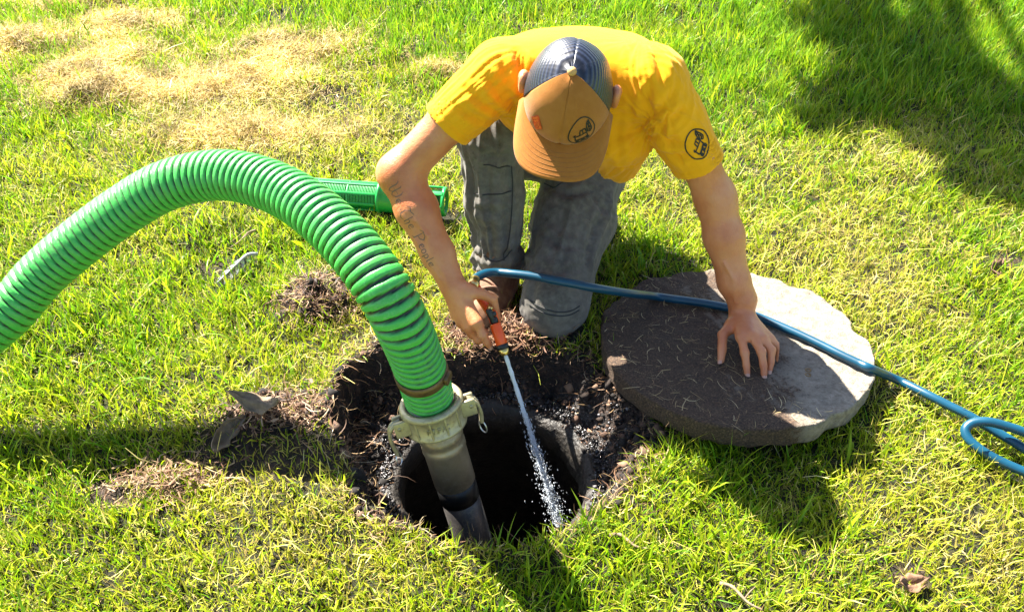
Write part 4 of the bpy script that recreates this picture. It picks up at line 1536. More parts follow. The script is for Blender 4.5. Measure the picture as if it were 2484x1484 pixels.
hp_ = spline([NR_ + nax * .018 + back * .006, NR_ - nax * .004 + back * .018, (NR_ + HBT) / 2 + back * .014, HBT], 14)
add_tube(q, hp_, np.interp(np.linspace(0, 1, 14), [0, .3, 1], [.010, .0125, .0115]), 14)
q.build('handle', M['orange'], noz, NO)
q = MB()
kn = pd(1184, 750, 1.925)
add_tube(q, spline([kn, kn + nax * .012 + back * .002, NR_ + nax * .03 + back * .006], 8), [.006, .0065, .0065, .006, .0055, .005, .0045, .004], 10)
q.build('trigger', M['black'], noz, NO)

gl = [(1148, 690, .205), (1152, 676, .205), (1175, 664, .195), (1205, 661, .185), (1240, 664, .19), (1290, 670, .193), (1340, 679, .193), (1390, 688, .190), (1440, 698, .178), (1490, 706, .150), (1540, 713, .112)]
GP = [px(*q) for q in gl]
for u, v in ((1590, 719), (1640, 726), (1700, 734), (1755, 744), (1800, 755), (1842, 770), (1890, 790), (1940, 812), (1990, 836), (2040, 861), (2085, 882), (2110, 893)):
    z = .09
    for _ in range(6):
        p = px(u, v, z); z = lid_z(p[1]) + .0125
    GP.append(px(u, v, z))
for u, v, z in ((2148, 909, .040), (2182, 924, .026), (2215, 940, .032), (2255, 960, .037), (2300, 983, .037), (2350, 1008, .036), (2410, 1043, .030), (2480, 1085, .024), (2580, 1150, .02), (2700, 1190, .02), (2780, 1160, .022), (2760, 1100, .03), (2640, 1065, .045), (2530, 1060, .055), (2450, 1036, .062), (2400, 1023, .063), (2362, 1024, .056), (2341, 1040, .045), (2350, 1066, .035), (2385, 1095, .028), (2430, 1120, .024), (2490, 1146, .022), (2600, 1190, .02), (2800, 1260, .02)):
    GP.append(px(u, v, z))
GPs = spline(GP, 420)
gh = thing('garden_hose', 'teal garden hose running from the nozzle across the lid with a loop in the grass', 'garden hose', tuple(GPs[-1]))
q = MB(); add_tube(q, GPs, .0098, 14); q.build('hose_pipe', M['gardenhose'], gh, GPs[-1])
q = MB(); add_lathe(q, GPs[0] - nrm(GPs[4] - GPs[0]) * .012, nrm(GPs[4] - GPs[0]), [(0, .008), (0, .0135), (.018, .0135), (.020, .0115), (.032, .0112), (.032, .008)], 18)
q.build('hose_connector', M['brass'], gh, GPs[-1])

# ------------------------------------------------------------------ jet of water
JE = px(1356, 1275, -.30)
jd = JE - NT_
nj = 60
tt = np.linspace(0, 1, nj)
JP = NT_ + nax * .004 + jd * tt[:, None] + np.array([0, 0, 1.0]) * (.03 * tt * (1 - tt))[:, None]
jet = thing('water_jet', 'white jet of water spraying from the nozzle into the tank', 'water jet', tuple(NT_))
jr = np.random.default_rng(11)
q = MB()
core_n = 44
rj = .0044 + .001 * tt[:core_n] + (.0006 + .0022 * tt[:core_n]) * fbm(np.stack([tt[:core_n] * 30, tt[:core_n] * 0, tt[:core_n] * 0], 1), 2)
rj = np.maximum(rj * np.clip(1.25 - tt[:core_n] * 1.1, .2, 1), .0006)
add_tube(q, JP[:core_n], rj, 10)
q.build('stream', M['drop'], jet, NO)
ico = np.array([(0, 0, 1), (.894, 0, .447), (.276, .851, .447), (-.724, .526, .447), (-.724, -.526, .447), (.276, -.851, .447),
                (.724, .526, -.447), (-.276, .851, -.447), (-.894, 0, -.447), (-.276, -.851, -.447), (.724, -.526, -.447), (0, 0, -1)])
icof = np.array([(0, 1, 2), (0, 2, 3), (0, 3, 4), (0, 4, 5), (0, 5, 1), (1, 6, 2), (2, 7, 3), (3, 8, 4), (4, 9, 5), (5, 10, 1),
                 (6, 7, 2), (7, 8, 3), (8, 9, 4), (9, 10, 5), (10, 6, 1), (6, 11, 7), (7, 11, 8), (8, 11, 9), (9, 11, 10), (10, 11, 6)])
nd = 3600
td = jr.beta(1.6, 1.0, nd)
cc = np.stack([np.interp(td, tt, JP[:, k]) for k in range(3)], 1)
sp = (.0012 + .016 * td ** 1.2) * np.where(jr.random(nd) < .72, .30, .85) * np.where(jr.random(nd) < .05, 2.0, 1)
jx = nrm(np.cross(jd, [0, 0, 1])); jy = nrm(np.cross(jx, jd))
cc = cc + jx * (jr.normal(0, 1, nd) * sp)[:, None] + jy * (jr.normal(0, 1, nd) * sp)[:, None]
sz = np.exp(jr.normal(math.log(.00066), .45, nd)).clip(.0003, .0022)
ja = nrm(jd)
el = 1.2 + jr.random(nd) ** 1.6 * 13.0 * (1 - .55 * td)
sz = sz * np.where(el > 4, .75, 1)
Vd = ico[None] * sz[:, None, None]
Vd = Vd + (Vd @ ja)[..., None] * ja * (el - 1)[:, None, None] + cc[:, None, :]
Fd = (icof[None] + np.arange(nd)[:, None, None] * 12).reshape(-1, 3)
dro = obj('droplets', np_mesh('droplets', Vd.reshape(-1, 3) - NO, Fd), M['drop'], jet)
tag(dro, kind='stuff')

# ------------------------------------------------------------------ green filter cartridge lying behind the hose
FA, FB = px(690, 462, .052), px(1112, 492, .050)
fax = nrm(FB - FA); fl = np.linalg.norm(FB - FA)
filt = thing('filter_cartridge', 'green slotted plastic effluent filter lying on the grass behind the hose', 'filter', tuple(FA))
FX = nrm(np.cross(fax, [0, 0, 1])); FY = np.cross(FX, fax)
FRD = .038
q = MB(); add_lathe(q, FA, fax, [(0, .001), (0, FRD * .82), (fl * .90, FRD * .82), (fl * .90, .001)], 24); q.build('core', M['filter_dark'], filt, FA)
xm = fl * .56                                          # collar
for s0, s1 in ((.01, xm - .02), (xm + .075, fl * .88)):
    pass
pan = MB(); slats = MB()
for k in range(8):
    an = k * math.pi / 4 + .35
    d = FX * math.cos(an) + FY * math.sin(an); tg = np.cross(fax, d)
    # long rails between the slotted plates
    an2 = an + math.pi / 8
    d2 = FX * math.cos(an2) + FY * math.sin(an2); tg2 = np.cross(fax, d2)
    add_box(pan, FA + fax * xm * .5 + d2 * FRD, fax * xm * .5, tg2 * .0035, d2 * .0030)
    for x0, x1 in ((.004, xm * .34), (xm * .36, xm * .66), (xm * .68, xm - .004)):
        add_box(pan, FA + fax * x0 + d * FRD * .92, fax * .003, tg * .013, d * .0025)
        ns = int((x1 - x0) / .0042)
        for i_ in range(ns):
            add_box(slats, FA + fax * (x0 + (i_ + .5) * (x1 - x0) / ns) + d * FRD * .91, fax * .0011, tg * .0125, d * .0022)
pan.build('rail', M['filter'], filt, FA, False)
so_ = slats.build('slats', M['filter'], filt, FA, False); tag(so_, kind='stuff')
q = MB(); add_lathe(q, FA + fax * (xm - .006), fax, [(0, FRD * .8), (0, FRD * 1.20), (.007, FRD * 1.22), (.009, FRD * 1.10), (.05, FRD * 1.08), (.055, FRD * .98), (.055, FRD * .8)], 36); q.build('collar', M['filter'], filt, FA)
x2 = fl * .80
q = MB(); add_lathe(q, FA + fax * (xm + .05), fax, [(0, FRD * .8), (0, FRD * .98), (x2 - xm - .05, FRD * .98), (x2 - xm - .05, FRD * .8)], 32); q.build('sleeve', M['filter'], filt, FA)
q = MB(); add_lathe(q, FA + fax * x2, fax, [(0, FRD * .8), (0, FRD * 1.22), (.006, FRD * 1.24), (.010, FRD * 1.20), (.010, FRD * .8)], 36); q.build('flange', M['filter'], filt, FA)
q = MB()
for k in range(6):                                     # open cage at the end
    an = k * math.pi / 3 + .1
    d = FX * math.cos(an) + FY * math.sin(an); tg = np.cross(fax, d)
    add_box(q, FA + fax * (x2 + .034) + d * FRD * 1.02, fax * .026, tg * .006, d * .0028)
add_lathe(q, FA + fax * (x2 + .056), fax, [(0, FRD * .88), (0, FRD * 1.08), (.009, FRD * 1.08), (.009, FRD * .88), (0, FRD * .88)], 30)
q.build('end_cage', M['filter'], filt, FA, False)

# ------------------------------------------------------------------ grass
def strands(P, L, th0, az0, dth, daz, width, nseg, col, prof, twist=1.0, r=rng, tipcol=None):
    n = len(P)
    pts = [P]
    for i_ in range(nseg):
        s_ = (i_ + .5) / nseg
        t_ = th0 + dth * s_; a_ = az0 + daz * s_
        d = np.stack([np.sin(t_) * np.cos(a_), np.sin(t_) * np.sin(a_), np.cos(t_)], 1)
        pts.append(pts[-1] + d * (L / nseg)[:, None])
    tw = az0 + daz * .5 + r.uniform(-twist, twist, n)
    S_ = np.stack([-np.sin(tw), np.cos(tw), r.uniform(-.35, .35, n)], 1)
    V, nv = [], 0
    rowsL = []
    for i_ in range(nseg + 1):
        wv = width * prof[i_]
        if i_ == nseg and prof[i_] == 0:
            V.append(pts[i_]); rowsL.append(1)
        else:
            V.append(pts[i_] - S_ * (wv / 2)[:, None]); V.append(pts[i_] + S_ * (wv / 2)[:, None]); rowsL.append(2)
    nvb = len(V)
    VV = np.stack(V, 1).reshape(-1, 3)
    base = np.arange(n)[:, None] * nvb
    Q, T = [], []
    k = 0
    for i_ in range(nseg):
        if rowsL[i_ + 1] == 2:
            Q.append(base + np.array([k, k + 1, k + 3, k + 2]))
        else:
            T.append(base + np.array([k, k + 1, k + 2]))
        k += 2
    C = np.repeat(col, nvb, axis=0)
    if tipcol is not None:
        fr = np.array([i_ / nseg for i_ in range(nseg + 1) for _ in range(rowsL[i_])])
        fr = np.tile(fr ** 2, n)[:, None]
        C = C * (1 - fr) + np.repeat(tipcol, nvb, axis=0) * fr
    F = []
    if Q: F.append(np.concatenate(Q))
    if T: F.append(np.concatenate(T))
    return VV, F, C

def join(name, packs, mat, parent=None, origin=None, kind='stuff'):
    V, F4, F3, C, n = [], [], [], [], 0
    for v, f, c in packs:
        V.append(v); C.append(c)
        for q in f:
            (F4 if q.shape[1] == 4 else F3).append(q + n)
        n += len(v)
    V = np.concatenate(V)
    if origin is not None: V = V - origin
    F = []
    if F4: F.append(np.concatenate(F4))
    if F3: F.append(np.concatenate(F3))
    o = obj(name, np_mesh(name, V, F, True, np.concatenate(C)), mat, parent)
    if kind: tag(o, kind=kind)
    return o

def seg_d(x, y, a, b_):
    ex, ey = b_[0] - a[0], b_[1] - a[1]
    t_ = np.clip(((x - a[0]) * ex + (y - a[1]) * ey) / (ex * ex + ey * ey), 0, 1)
    return np.hypot(x - a[0] - t_ * ex, y - a[1] - t_ * ey)

def blocked(x, y):
    m_ = (np.hypot(x - LID_C[0], y - LID_C[1]) < LID_R - .030 + .026 * (y > LID_C[1]))
    m_ |= seg_d(x, y, KN_L, AN_L) < .085
    m_ |= seg_d(x, y, AN_R + [0, .06, 0], AN_R + [-.05, -.13, 0]) < .05
    m_ |= seg_d(x, y, FA, FB) < .040
    return m_

def heap_f(x, y):
    b_ = np.zeros_like(x)
    for u, v, rx, ry, hh in HEAPS:
        c = px(u, v)
        b_ = np.maximum(b_, bumpf(x, y, c[0], c[1], rx, ry) * min(1.0, hh / .07))
    return b_
def mound_f(x, y):
    b_ = np.zeros_like(x)
    for u, v, rx, ry, hh in MOUNDS:
        c = px(u, v)
        b_ = np.maximum(b_, bumpf(x, y, c[0], c[1], rx, ry))
    return b_
def sunk_f(x, y):
    b_ = np.zeros_like(x)
    for u, v, r_ in SUNK:
        c = px(u, v)
        b_ = np.maximum(b_, bumpf(x, y, c[0], c[1], r_, r_ * .7))
    return b_

PATCH = [  # px, radius m, change of lushness
    (420, 700, .35, .22), (700, 560, .3, .18), (250, 950, .25, .08), (1900, 560, .45, -.28), (2250, 620, .4, -.16), (2100, 350, .35, -.10), (1500, 470, .3, -.05), (900, 250, .5, -.22),
    (600, 250, .5, -.30), (350, 330, .4, -.15), (1150, 260, .3, -.15), (1750, 200, .4, .15), (300, 1250, .3, -.22), (620, 1170, .2, -.35), (900, 1400, .35, -.22), (1650, 1250, .25, .10), (1950, 1350, .3, -.12),
    (1980, 1150, .15, .25), (150, 560, .25, .15), (2350, 1250, .3, -.12), (1550, 620, .12, .3), (1220, 580, .12, .3), (60, 1200, .3, .12), (1400, 1420, .15, .1), (2300, 100, .5, .15)]
def lush_f(x, y):
    l_ = .47 + .30 * fbm2(x, y, 2.6, 3, 8.8) + .16 * fbm2(x, y, 9, 2, 1.1) + .45 * smooth(2.35, 3.1, y) + .12 * smooth(.2, 1.2, x) * smooth(2.3, 2.8, y)
    for u, v, r_, a_ in PATCH:
        c = px(u, v)
        l_ = l_ + a_ * bumpf(x, y, c[0], c[1], r_, r_)
    l_ = l_ - .55 * heap_f(x, y)
    return np.clip(l_, 0, 1)

def scatter(n, y0=.66, y1=4.35, k=.60, m_=.65):
    y = rng.uniform(y0, y1, n * 2); x = rng.uniform(-1, 1, n * 2) * (k * y1 + m_)
    # thin out what is far away: it shows smaller
    ok = (np.abs(x) < k * y + m_) & (rng.random(n * 2) < np.clip(1.25 - .14 * y, .5, 1))
    return x[ok][:n], y[ok][:n]

# green blades
x, y = scatter(420000)
sdb = pit_sd(x, y); lu = lush_f(x, y); mo = mound_f(x, y); su = sunk_f(x, y)
tuft = fbm2(x, y, 26, 2, 4.2)
pr = (.16 + .84 * lu) * (1 - .9 * smooth(.3, .6, mo)) * (1 - .8 * smooth(.2, .7, su)) * np.clip(.75 + .7 * tuft, .15, 1.3) * smooth(-.006, .03, sdb)
ok = (rng.random(len(x)) < pr * .62) & ~blocked(x, y)
x, y, lu, tuft, sdb = x[ok], y[ok], lu[ok], tuft[ok], sdb[ok]
n = len(x)
z = ground_h(x, y) - .004
hgt = (.026 + .034 * lu + .012 * tuft) * np.exp(rng.normal(0, .28, n))
big = rng.random(n) < .05
hgt = np.where(big, hgt * 1.45, hgt).clip(.012, .12)
broad = rng.random(n) < .014
wid = np.exp(rng.normal(math.log(.0031), .28, n)) * np.where(big, 1.7, 1.0) * np.where(broad, 2.3, 1.0) * np.clip(.75 + .11 * y, .8, 1.2)
ca = np.array([(.085, .25, .003), (.20, .35, .003), (.34, .43, .006), (.46, .45, .03)])
t_ = np.clip(.52 - .48 * (lu - .35) + rng.normal(0, .27, n) + .25 * fbm2(x, y, 6, 2, 6.1), 0, 1) * 2.99
k_ = t_.astype(int).clip(0, 2); fr = (t_ - k_)[:, None]
col = ca[k_] * (1 - fr) + ca[k_ + 1] * fr
col *= rng.uniform(.8, 1.2, n)[:, None]
az = rng.uniform(0, 2 * np.pi, n) 
lean = np.abs(rng.normal(.22, .28, n)) + .35 * (1 - lu)
# blades at the rim hang over the edge
rim = smooth(.06, .0, sdb)
lean = lean + rim * rng.uniform(.1, .7, n)
pd_ = np.arctan2(HOLE[1] - y, HOLE[0] - x)
az = np.where(rng.random(n) < rim * .6, pd_ + rng.normal(0, .6, n), az)
packs = []
near = y < 2.35
for sel, ns, prof in ((near, 3, [.85, 1, .72, 0]), (~near, 2, [.9, .85, 0])):
    packs.append(strands(np.stack([x, y, z], 1)[sel], hgt[sel], lean[sel] * .5, az[sel], lean[sel] * 1.1 + .35, rng.normal(0, .5, sel.sum()), wid[sel], ns, col[sel], prof, 1.2,
                         tipcol=(col * .8 + np.array([.10, .09, .02]))[sel]))
join('grass', packs, M['blade'])
n_green = n

# dry, matted strands between the blades and in heaps
x, y = scatter(320000)
x2_, y2_ = [], []
for u, v, rx, ry, hh in HEAPS:
    c = px(u, v); nn = int(26000 * rx * ry / .03 * .40)
    x2_.append(rng.normal(c[0], rx * .66, nn)); y2_.append(rng.normal(c[1], ry * .66, nn))
nh = sum(len(q) for q in x2_)
x = np.concatenate([x] + x2_); y = np.concatenate([y] + y2_)
ish = np.arange(len(x)) >= len(x) - nh
sdb = pit_sd(x, y); lu = lush_f(x, y); mo = mound_f(x, y); su = sunk_f(x, y); hp_f = heap_f(x, y)
clump = fbm2(x, y, 20, 2, 2.9)
pr = np.clip(1.15 - lu, .08, 1) * np.clip(.7 + .8 * clump, .12, 1.2) * smooth(-.03, .03, sdb) * (1 - .55 * smooth(.35, .6, mo)) * (1 - .6 * smooth(.2, .7, su))
pr = np.where(ish, .8, pr * .62 * (.55 + .45 * smooth(1.2, 2.2, y)))
ok = (rng.random(len(x)) < pr) & ~blocked(x, y)
x, y, lu, ish, sdb, hp_f = x[ok], y[ok], lu[ok], ish[ok], sdb[ok], hp_f[ok]
n = len(x)
z = ground_h(x, y) + rng.random(n) ** 1.6 * (.018 + .010 * hp_f)
Ls = np.exp(rng.normal(math.log(.028), .45, n)).clip(.008, .11)
wid = np.exp(rng.normal(math.log(.0016), .3, n)) * np.clip(.65 + .16 * y, .8, 1.35)
cs = np.array([(.27, .18, .05), (.48, .38, .09), (.60, .50, .16), (.44, .48, .05), (.66, .58, .26)])
gsel = rng.choice(5, n, p=[.14, .26, .20, .32, .08])
gsel = np.where(ish & (gsel == 3), 2, gsel)
col = cs[gsel] * rng.uniform(.75, 1.2, n)[:, None]
col[ish] = np.minimum(col[ish] * np.array([1.22, 1.10, 1.30]), .8) * np.clip(.85 + .5 * fbm2(x[ish], y[ish], 12, 2, 4.7), .4, 1.2)[:, None]
th_ = np.where(ish, rng.normal(1.42, .22, n), rng.normal(1.22, .38, n)).clip(.25, 1.75)
packs = [strands(np.stack([x, y, z], 1), Ls, th_ - .25, rng.uniform(0, 2 * np.pi, n), rng.normal(.35, .45, n), rng.normal(0, 1.2, n), wid, 2, col, [.8, 1, .35], 1.5)]
join('dry_grass', packs, M['straw'])
n_dry = n

# short mown stubble filling the near lawn
x, y = scatter(430000, .72, 3.6)
sdb = pit_sd(x, y); mo = mound_f(x, y); su = sunk_f(x, y); lu = lush_f(x, y); hp_f = heap_f(x, y)
ok = (rng.random(len(x)) < smooth(4.6, 1.4, y) * (.60 + .30 * smooth(1.7, 1.1, y)) * smooth(-.004, .02, sdb) * (1 - .9 * smooth(.3, .6, mo)) * (1 - .7 * smooth(.2, .7, su)) * np.clip(.75 + .6 * fbm2(x, y, 30, 2, 5.9), .2, 1.2)) & ~blocked(x, y)
x, y, lu = x[ok], y[ok], lu[ok]; n = len(x)
cs2 = np.array([(.09, .25, .004), (.21, .36, .004), (.37, .45, .010), (.50, .48, .045), (.56, .46, .12)])
k_ = np.clip(2.1 - 2.4 * (lu - .4) + rng.normal(0, 1.0, n), 0, 3.99); ki = k_.astype(int); fr = (k_ - ki)[:, None]
col = (cs2[ki] * (1 - fr) + cs2[ki + 1] * fr) * rng.uniform(.7, 1.15, n)[:, None]
Ls = np.exp(rng.normal(math.log(.026), .35, n)).clip(.008, .06)
join('stubble', [strands(np.stack([x, y, ground_h(x, y) - .003], 1), Ls, np.abs(rng.normal(.35, .4, n)), rng.uniform(0, 6.28, n), rng.normal(.5, .4, n), rng.normal(0, .6, n),
                         np.exp(rng.normal(math.log(.0023), .3, n)), 2, col, [.9, .9, 0], 1.4)], M['blade'])
n_dry = n_dry + n

# ------------------------------------------------------------------ soil crumbs, roots, wet gravel
octv = np.array([(1, 0, 0), (-1, 0, 0), (0, 1, 0), (0, -1, 0), (0, 0, 1), (0, 0, -1)], float)
octf = np.array([(0, 2, 4), (2, 1, 4), (1, 3, 4), (3, 0, 4), (2, 0, 5), (1, 2, 5), (3, 1, 5), (0, 3, 5)])
def lumps(P, size, col, r=rng, flat=.75):
    n = len(P)
    V = octv[None] * size[:, None, None] * r.uniform(.55, 1.35, (n, 6, 1))
    a_ = r.uniform(0, 2 * np.pi, n); c_, s_ = np.cos(a_), np.sin(a_)
    V = np.stack([V[..., 0] * c_[:, None] - V[..., 1] * s_[:, None], V[..., 0] * s_[:, None] + V[..., 1] * c_[:, None], V[..., 2] * flat + V[..., 0] * .3], -1) + P[:, None, :]
    F = (octf[None] + np.arange(n)[:, None, None] * 6).reshape(-1, 3)
    return V.reshape(-1, 3), [F], np.repeat(col, 6, axis=0)
n = 52000
x = rng.uniform(-.62, .52, n); y = rng.uniform(1.0, 1.9, n)
sdb = pit_sd(x, y); mo = mound_f(x, y); hr = np.hypot(x - HOLE[0], y - HOLE[1])
ok = ((sdb < .012) | (rng.random(n) < smooth(.35, .6, mo))) & (hr > HOLE_R + .004) & (np.hypot(x - LID_C[0], y - LID_C[1]) > LID_R - .02)
x, y = x[ok], y[ok]; n = len(x)
sz = np.exp(rng.normal(math.log(.0022), .75, n)).clip(.0008, .018)
cp = np.array([(.006, .0035, .0022), (.023, .013, .008), (.075, .041, .025), (.17, .10, .06)])
col = cp[rng.choice(4, n, p=[.35, .35, .22, .08])] * rng.uniform(.7, 1.3, n)[:, None]
cr = join('soil_crumbs', [lumps(np.stack([x, y, ground_h(x, y) + sz * .4], 1), sz, col)], M['crumb'])
n = 5000
a = rng.uniform(0, 2 * np.pi, n); r_ = HOLE_R + .012 + np.abs(rng.normal(0, .055, n))
x = HOLE[0] + np.cos(a) * r_; y = HOLE[1] + np.sin(a) * r_
ok = (pit_sd(x, y) < -.03)
x, y, r_ = x[ok], y[ok], r_[ok]; n = len(x)
z = np.maximum(ground_h(x, y), np.where(r_ < HOLE_R + .035, FLOOR + .006, -9))
sz = np.exp(rng.normal(math.log(.0024), .45, n)).clip(.001, .007)
cp = np.array([(.012, .011, .011), (.05, .045, .044), (.16, .145, .145)])
col = cp[rng.choice(3, n, p=[.5, .33, .17])] * rng.uniform(.7, 1.3, n)[:, None]
join('wet_gravel', [lumps(np.stack([x, y, z + sz * .3], 1), sz, col)], M['gravel'])
# roots and straw on the soil
n = 9000
x = rng.uniform(-.62, .52, n); y = rng.uniform(1.0, 1.95, n)
sdb = pit_sd(x, y); mo = mound_f(x, y); hr = np.hypot(x - HOLE[0], y - HOLE[1])
ok = ((rng.random(n) < smooth(-.12, .0, sdb) * smooth(.06, .02, sdb) + .10 * (sdb < 0)) | (rng.random(n) < 1.2 * smooth(.3, .6, mo))) & (hr > HOLE_R + .02) & ~blocked(x, y)
x, y = x[ok], y[ok]; n = len(x)
cs = np.array([(.12, .06, .03), (.25, .14, .07), (.42, .28, .14), (.6, .47, .3)])
col = cs[rng.choice(4, n, p=[.25, .35, .28, .12])] * rng.uniform(.8, 1.2, n)[:, None]
join('roots', [strands(np.stack([x, y, ground_h(x, y) + rng.random(n) * .014], 1), np.exp(rng.normal(math.log(.035), .4, n)), rng.normal(1.3, .35, n), rng.uniform(0, 6.28, n),
                       rng.normal(.4, .6, n), rng.normal(0, 2.0, n), np.exp(rng.normal(math.log(.0014), .35, n)), 4, col, [.8, 1, 1, .8, .3], 1.5)], M['straw'])
# shredded brown mulch heaped between the knee and the pit, and on the soil beside the hose
mv, mo_ = [], 0
for u, v, rx, ry, nn, pal in ((1215, 812, .115, .050, 2600, ((.16, .075, .04), (.30, .16, .09), (.44, .27, .16), (.10, .045, .024))), (775, 735, .09, .07, 900, ((.08, .04, .022), (.16, .085, .05), (.30, .18, .10), (.04, .02, .012))),
                              (650, 1010, .11, .05, 800, ((.14, .07, .04), (.26, .15, .085), (.38, .25, .15), (.08, .04, .022))), (400, 1150, .10, .05, 700, ((.22, .12, .06), (.36, .22, .11), (.46, .32, .17), (.14, .07, .04)))):
    c = px(u, v, .02)
    x = rng.normal(c[0], rx * .62, nn); y = rng.normal(c[1], ry * .62, nn)
    ok = (pit_sd(x, y) > -.03) & ~blocked(x, y)
    x, y = x[ok], y[ok]; n = len(x)
    col = np.array(pal)[rng.choice(4, n)] * rng.uniform(.7, 1.25, n)[:, None]
    mv.append(strands(np.stack([x, y, ground_h(x, y) + rng.random(n) ** 1.3 * .022], 1), np.exp(rng.normal(math.log(.020), .5, n)), rng.normal(1.35, .28, n), rng.uniform(0, 6.28, n), rng.normal(.1, .4, n), rng.normal(0, 1.4, n),
                      np.exp(rng.normal(math.log(.0026), .45, n)), 2, col, [.8, 1, .5], 1.5))
join('mulch', mv, M['straw'])
# chopped straw lying on the lid
n = 900
r_ = LID_R * .97 * np.sqrt(rng.random(n)); a = rng.uniform(0, 2 * np.pi, n)
lx, ly = r_ * np.cos(a), r_ * np.sin(a)
pr = smooth(.12, -.12, lx + .3 * ly + .05 * fbm2(lx, ly, 14, 2, 3)) * .55 + smooth(LID_R * .86, LID_R, r_) * smooth(.1, -.15, ly) * .7 + .05
ok = rng.random(n) < pr
lx, ly = lx[ok], ly[ok]; n = len(lx)
P_ = np.stack([LID_C[0] + lx, LID_C[1] + ly, lid_z(LID_C[1] + ly) + .002 + .003 * rng.random(n)], 1)
col = np.array([(.5, .38, .18), (.62, .5, .28), (.3, .2, .1)])[rng.choice(3, n)] * rng.uniform(.7, 1.15, n)[:, None]
join('loose_straw', [strands(P_, np.exp(rng.normal(math.log(.02), .45, n)), np.full(n, 1.5) + rng.normal(0, .05, n), rng.uniform(0, 6.28, n), rng.normal(0, .1, n), rng.normal(0, 1.0, n),
                             np.exp(rng.normal(math.log(.0011), .3, n)), 3, col, [.8, 1, 1, .5], 1.5)], M['straw'])

# ------------------------------------------------------------------ leaves, twigs and the grey feather
def leaf(name, label, cat, P, length, width, az, curl, fold, mat, tilt=.3, seed=0, group=None):
    n1, n2 = 16, 9
    V = []
    for i_ in range(n1):
        s_ = i_ / (n1 - 1)
        wd = width * (math.sin(math.pi * min(1, s_ * .97 + .03)) ** .75) * (1 + .12 * math.sin(s_ * 19 + seed))
        for j_ in range(n2):
            t_ = (j_ / (n2 - 1) - .5) * 2
            x_ = (s_ - .5) * length; y_ = t_ * wd / 2
            z_ = curl * (x_ / length * 2) ** 2 * length * .4 + fold * abs(t_) * wd * .5 + .004 * math.sin(s_ * 11 + t_ * 3 + seed) + .003 * math.sin(t_ * 7 + seed)
            V.append((x_, y_ * (1 - .3 * abs(fold)), z_))
    V = np.array(V)
    ca_, sa_ = math.cos(az), math.sin(az)
    ct, st_ = math.cos(tilt), math.sin(tilt)
    V = np.stack([V[:, 0], V[:, 1] * ct - V[:, 2] * st_, V[:, 1] * st_ + V[:, 2] * ct], 1)
    V = np.stack([V[:, 0] * ca_ - V[:, 1] * sa_, V[:, 0] * sa_ + V[:, 1] * ca_, V[:, 2]], 1)
    V[:, 2] -= V[:, 2].min()
    Q_ = np.array([(i_ * n2 + j_, i_ * n2 + j_ + 1, (i_ + 1) * n2 + j_ + 1, (i_ + 1) * n2 + j_) for i_ in range(n1 - 1) for j_ in range(n2 - 1)])
    o = obj(name, np_mesh(name, V, Q_), mat, None, tuple(P))
    so = o.modifiers.new('thickness', 'SOLIDIFY'); so.thickness = .0009
    return tag(o, label, cat, group)
def on_lawn(u, v, dz=.0):
    p = px(u, v, .02)
    z_ = float(ground_h(np.array([p[0]]), np.array([p[1]]))[0])
    p = px(u, v, z_ + .02)
    return (p[0], p[1], z_ + dz)
leaf('dead_leaf', 'dark curled grey brown leaf standing folded beside the soil left of the pit', 'leaf', on_lawn(530, 1048, .004), .11, .055, R(66), .9, .8, M['leaf_grey'], .9, 1.0, 'dead leaves by the pit')
leaf('dead_leaf', 'pale crinkled dead leaf with sunlit top lying nearest the pit', 'leaf', on_lawn(632, 990, .018), .11, .05, R(-14), .8, -.5, M['leaf_grey'], .35, 2.4, 'dead leaves by the pit')
leaf('dead_leaf', 'small upright brown leaf in the grass above the arch of the hose', 'leaf', on_lawn(797, 402, .0), .045, .02, R(80), .3, .5, M['leaf_brown'], 1.0, 3.0)
leaf('dead_leaf', 'curled brown leaf in a bare hollow at the lower right', 'leaf', on_lawn(2212, 1408, .004), .055, .04, R(10), .9, .4, M['leaf_brown'], .2, 4.0)
leaf('dead_leaf', 'brown leaf at the right edge level with the kneeling man\'s boots', 'leaf', on_lawn(2412, 655, .01), .09, .05, R(60), .5, .4, M['leaf_brown'], .7, 5.0)
tw = []
for u0, v0, u1, v1, lab in ((1478, 1298, 1572, 1330, 'pale bent twig in the grass below the right end of the pit'), (1745, 1415, 1850, 1478, 'pale twig at the bottom edge below the lid'),
                            (620, 560, 560, 600, 'thin dry twig in the grass under the hose arch')):
    a_, b_ = np.array(on_lawn(u0, v0, .022)), np.array(on_lawn(u1, v1, .020))
    tg = thing('twig', lab, 'twig', tuple(a_), 'twigs in the grass')
    P_ = spline([a_, a_ * .7 + b_ * .3 + [0, .006, .004], a_ * .35 + b_ * .65 + [0, -.006, .002], b_], 18)
    q = MB(); add_tube(q, P_, np.linspace(.0036, .0018, 18) * (1 + .15 * np.sin(np.arange(18) * 1.7)), 7)
    q.build('stem', M['twig'], tg, a_)
    q = MB(); add_tube(q, np.array([P_[10], P_[10] + [.012, .012, .006], P_[10] + [.022, .020, .007]]), [.0018, .0014, .0007], 5)
    q.build('side_shoot', M['twig'], tg, a_)
fa_, fb_ = np.array(on_lawn(528, 686, .022)), np.array(on_lawn(626, 628, .036))
fe = thing('feather', 'grey white feather with dark bars curling in the grass under the hose', 'feather', tuple(fa_))
P_ = spline([fa_, fa_ * .6 + fb_ * .4 + [.004, .004, .012], fa_ * .25 + fb_ * .75 + [0, .006, .014], fb_], 40)
q = MB(); add_tube(q, P_, np.concatenate([np.linspace(.0016, .0042, 28), np.linspace(.0045, .0055, 12)]), 8, (.7, .7, .72)); q.build('shaft', simple('feather shaft', (.34, .34, .36), .45, .2, 60, .1), fe, fa_)
sd2 = nrm(np.cross(fb_ - fa_, [0, 0, 1]))
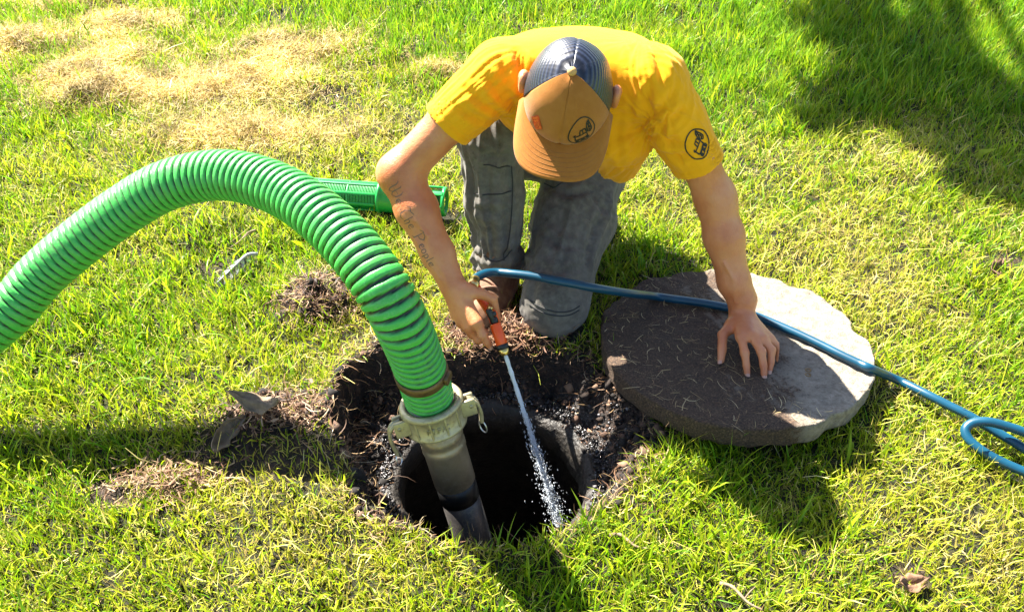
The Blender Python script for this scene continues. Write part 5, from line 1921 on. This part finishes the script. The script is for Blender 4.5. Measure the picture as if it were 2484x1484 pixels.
for s_, nm_ in ((1, 'vane'), (-1, 'vane')):
    q = MB()
    for i_ in range(34):
        p_ = P_[i_]; l_ = .017 * math.sin(math.pi * (i_ + 3) / 40) ** .6
        d = sd2 * s_ - nrm(fb_ - fa_) * .9
        e_ = p_ + d * l_ + np.array([0, 0, -.004 * (s_ > 0) - .007])
        w_ = nrm(fb_ - fa_) * .0011
        c_ = (.06, .065, .08) if (i_ // 3) % 2 else (.55, .56, .6)
        q.add(np.array([p_ - w_, p_ + w_, e_ + w_ * 1.1, e_ - w_ * 1.1]), np.array([(0, 1, 2, 3)]), np.array(c_) * .6)
    ob = q.build(nm_, M['crumb'], fe, fa_)

# ------------------------------------------------------------------ tree beyond the frame whose crown shades the upper right of the lawn
def sun_up(p, z):
    return np.array([p[0] - SUN_L[0] * z, p[1] - SUN_L[1] * z, z])
tr = thing('broadleaf_tree', 'leafy tree beyond the lawn whose branches throw the shade at upper right', 'tree', (-0.5, 9.2, 0))
TO = np.array([-0.5, 9.2, 0])
q = MB(); add_tube(q, spline([TO + [0, 0, -.2], TO + [.05, 0, 1.2], TO + [.1, -.1, 2.6], TO + [.1, -.3, 4.2], TO + [.3, -.5, 5.6]], 24), np.linspace(.22, .07, 24), 12)
lv = []
tr_ = np.random.default_rng(21)
CL = [(2150, 95, .25, 5.2), (2260, 150, .20, 5.0), (2350, 260, .24, 5.0), (2440, 330, .26, 4.8), (2075, 235, .11, 5.0), (2020, 285, .08, 4.8), (2150, 220, .13, 5.0), (2500, 420, .16, 4.9), (2080, 25, .12, 5.3), (2090, -60, .16, 5.3), (2620, 300, .2, 5.0), (2400, 440, .06, 4.8), (2650, 450, .25, 5.0)]
for u, v, r_, z in CL:
    c = sun_up(px(u, v, .03), z)
    st_ = TO + np.array([.12, -.25, 3.4 + .3 * (r_ > .2)])
    add_tube(q, spline([st_, st_ * .5 + c * .5 + [0, 0, .25], c], 12), np.linspace(.05, .012, 12), 6)
    nl = int(1500 * r_ / .25)
    P_ = c + np.clip(tr_.normal(0, 1, (nl, 3)), -1.7, 1.7) * np.array([r_ * .38, r_ * .38, r_ * .45])
    lv.append(P_)
q.build('trunk', M['bark'], tr, TO)
P_ = np.concatenate(lv); n = len(P_)
a_ = tr_.normal(0, 1, (n, 3)); a_ /= np.linalg.norm(a_, axis=1)[:, None]
b_ = np.cross(a_, tr_.normal(0, 1, (n, 3))); b_ /= np.linalg.norm(b_, axis=1)[:, None]
l_ = tr_.uniform(.045, .08, n)[:, None]
V = np.stack([P_ - a_ * l_, P_ + b_ * l_ * .5, P_ + a_ * l_, P_ - b_ * l_ * .5], 1).reshape(-1, 3)
F = np.arange(n * 4).reshape(-1, 4)
obj('crown', np_mesh('crown', V - TO, F, False), M['tree_leaf'], tr)
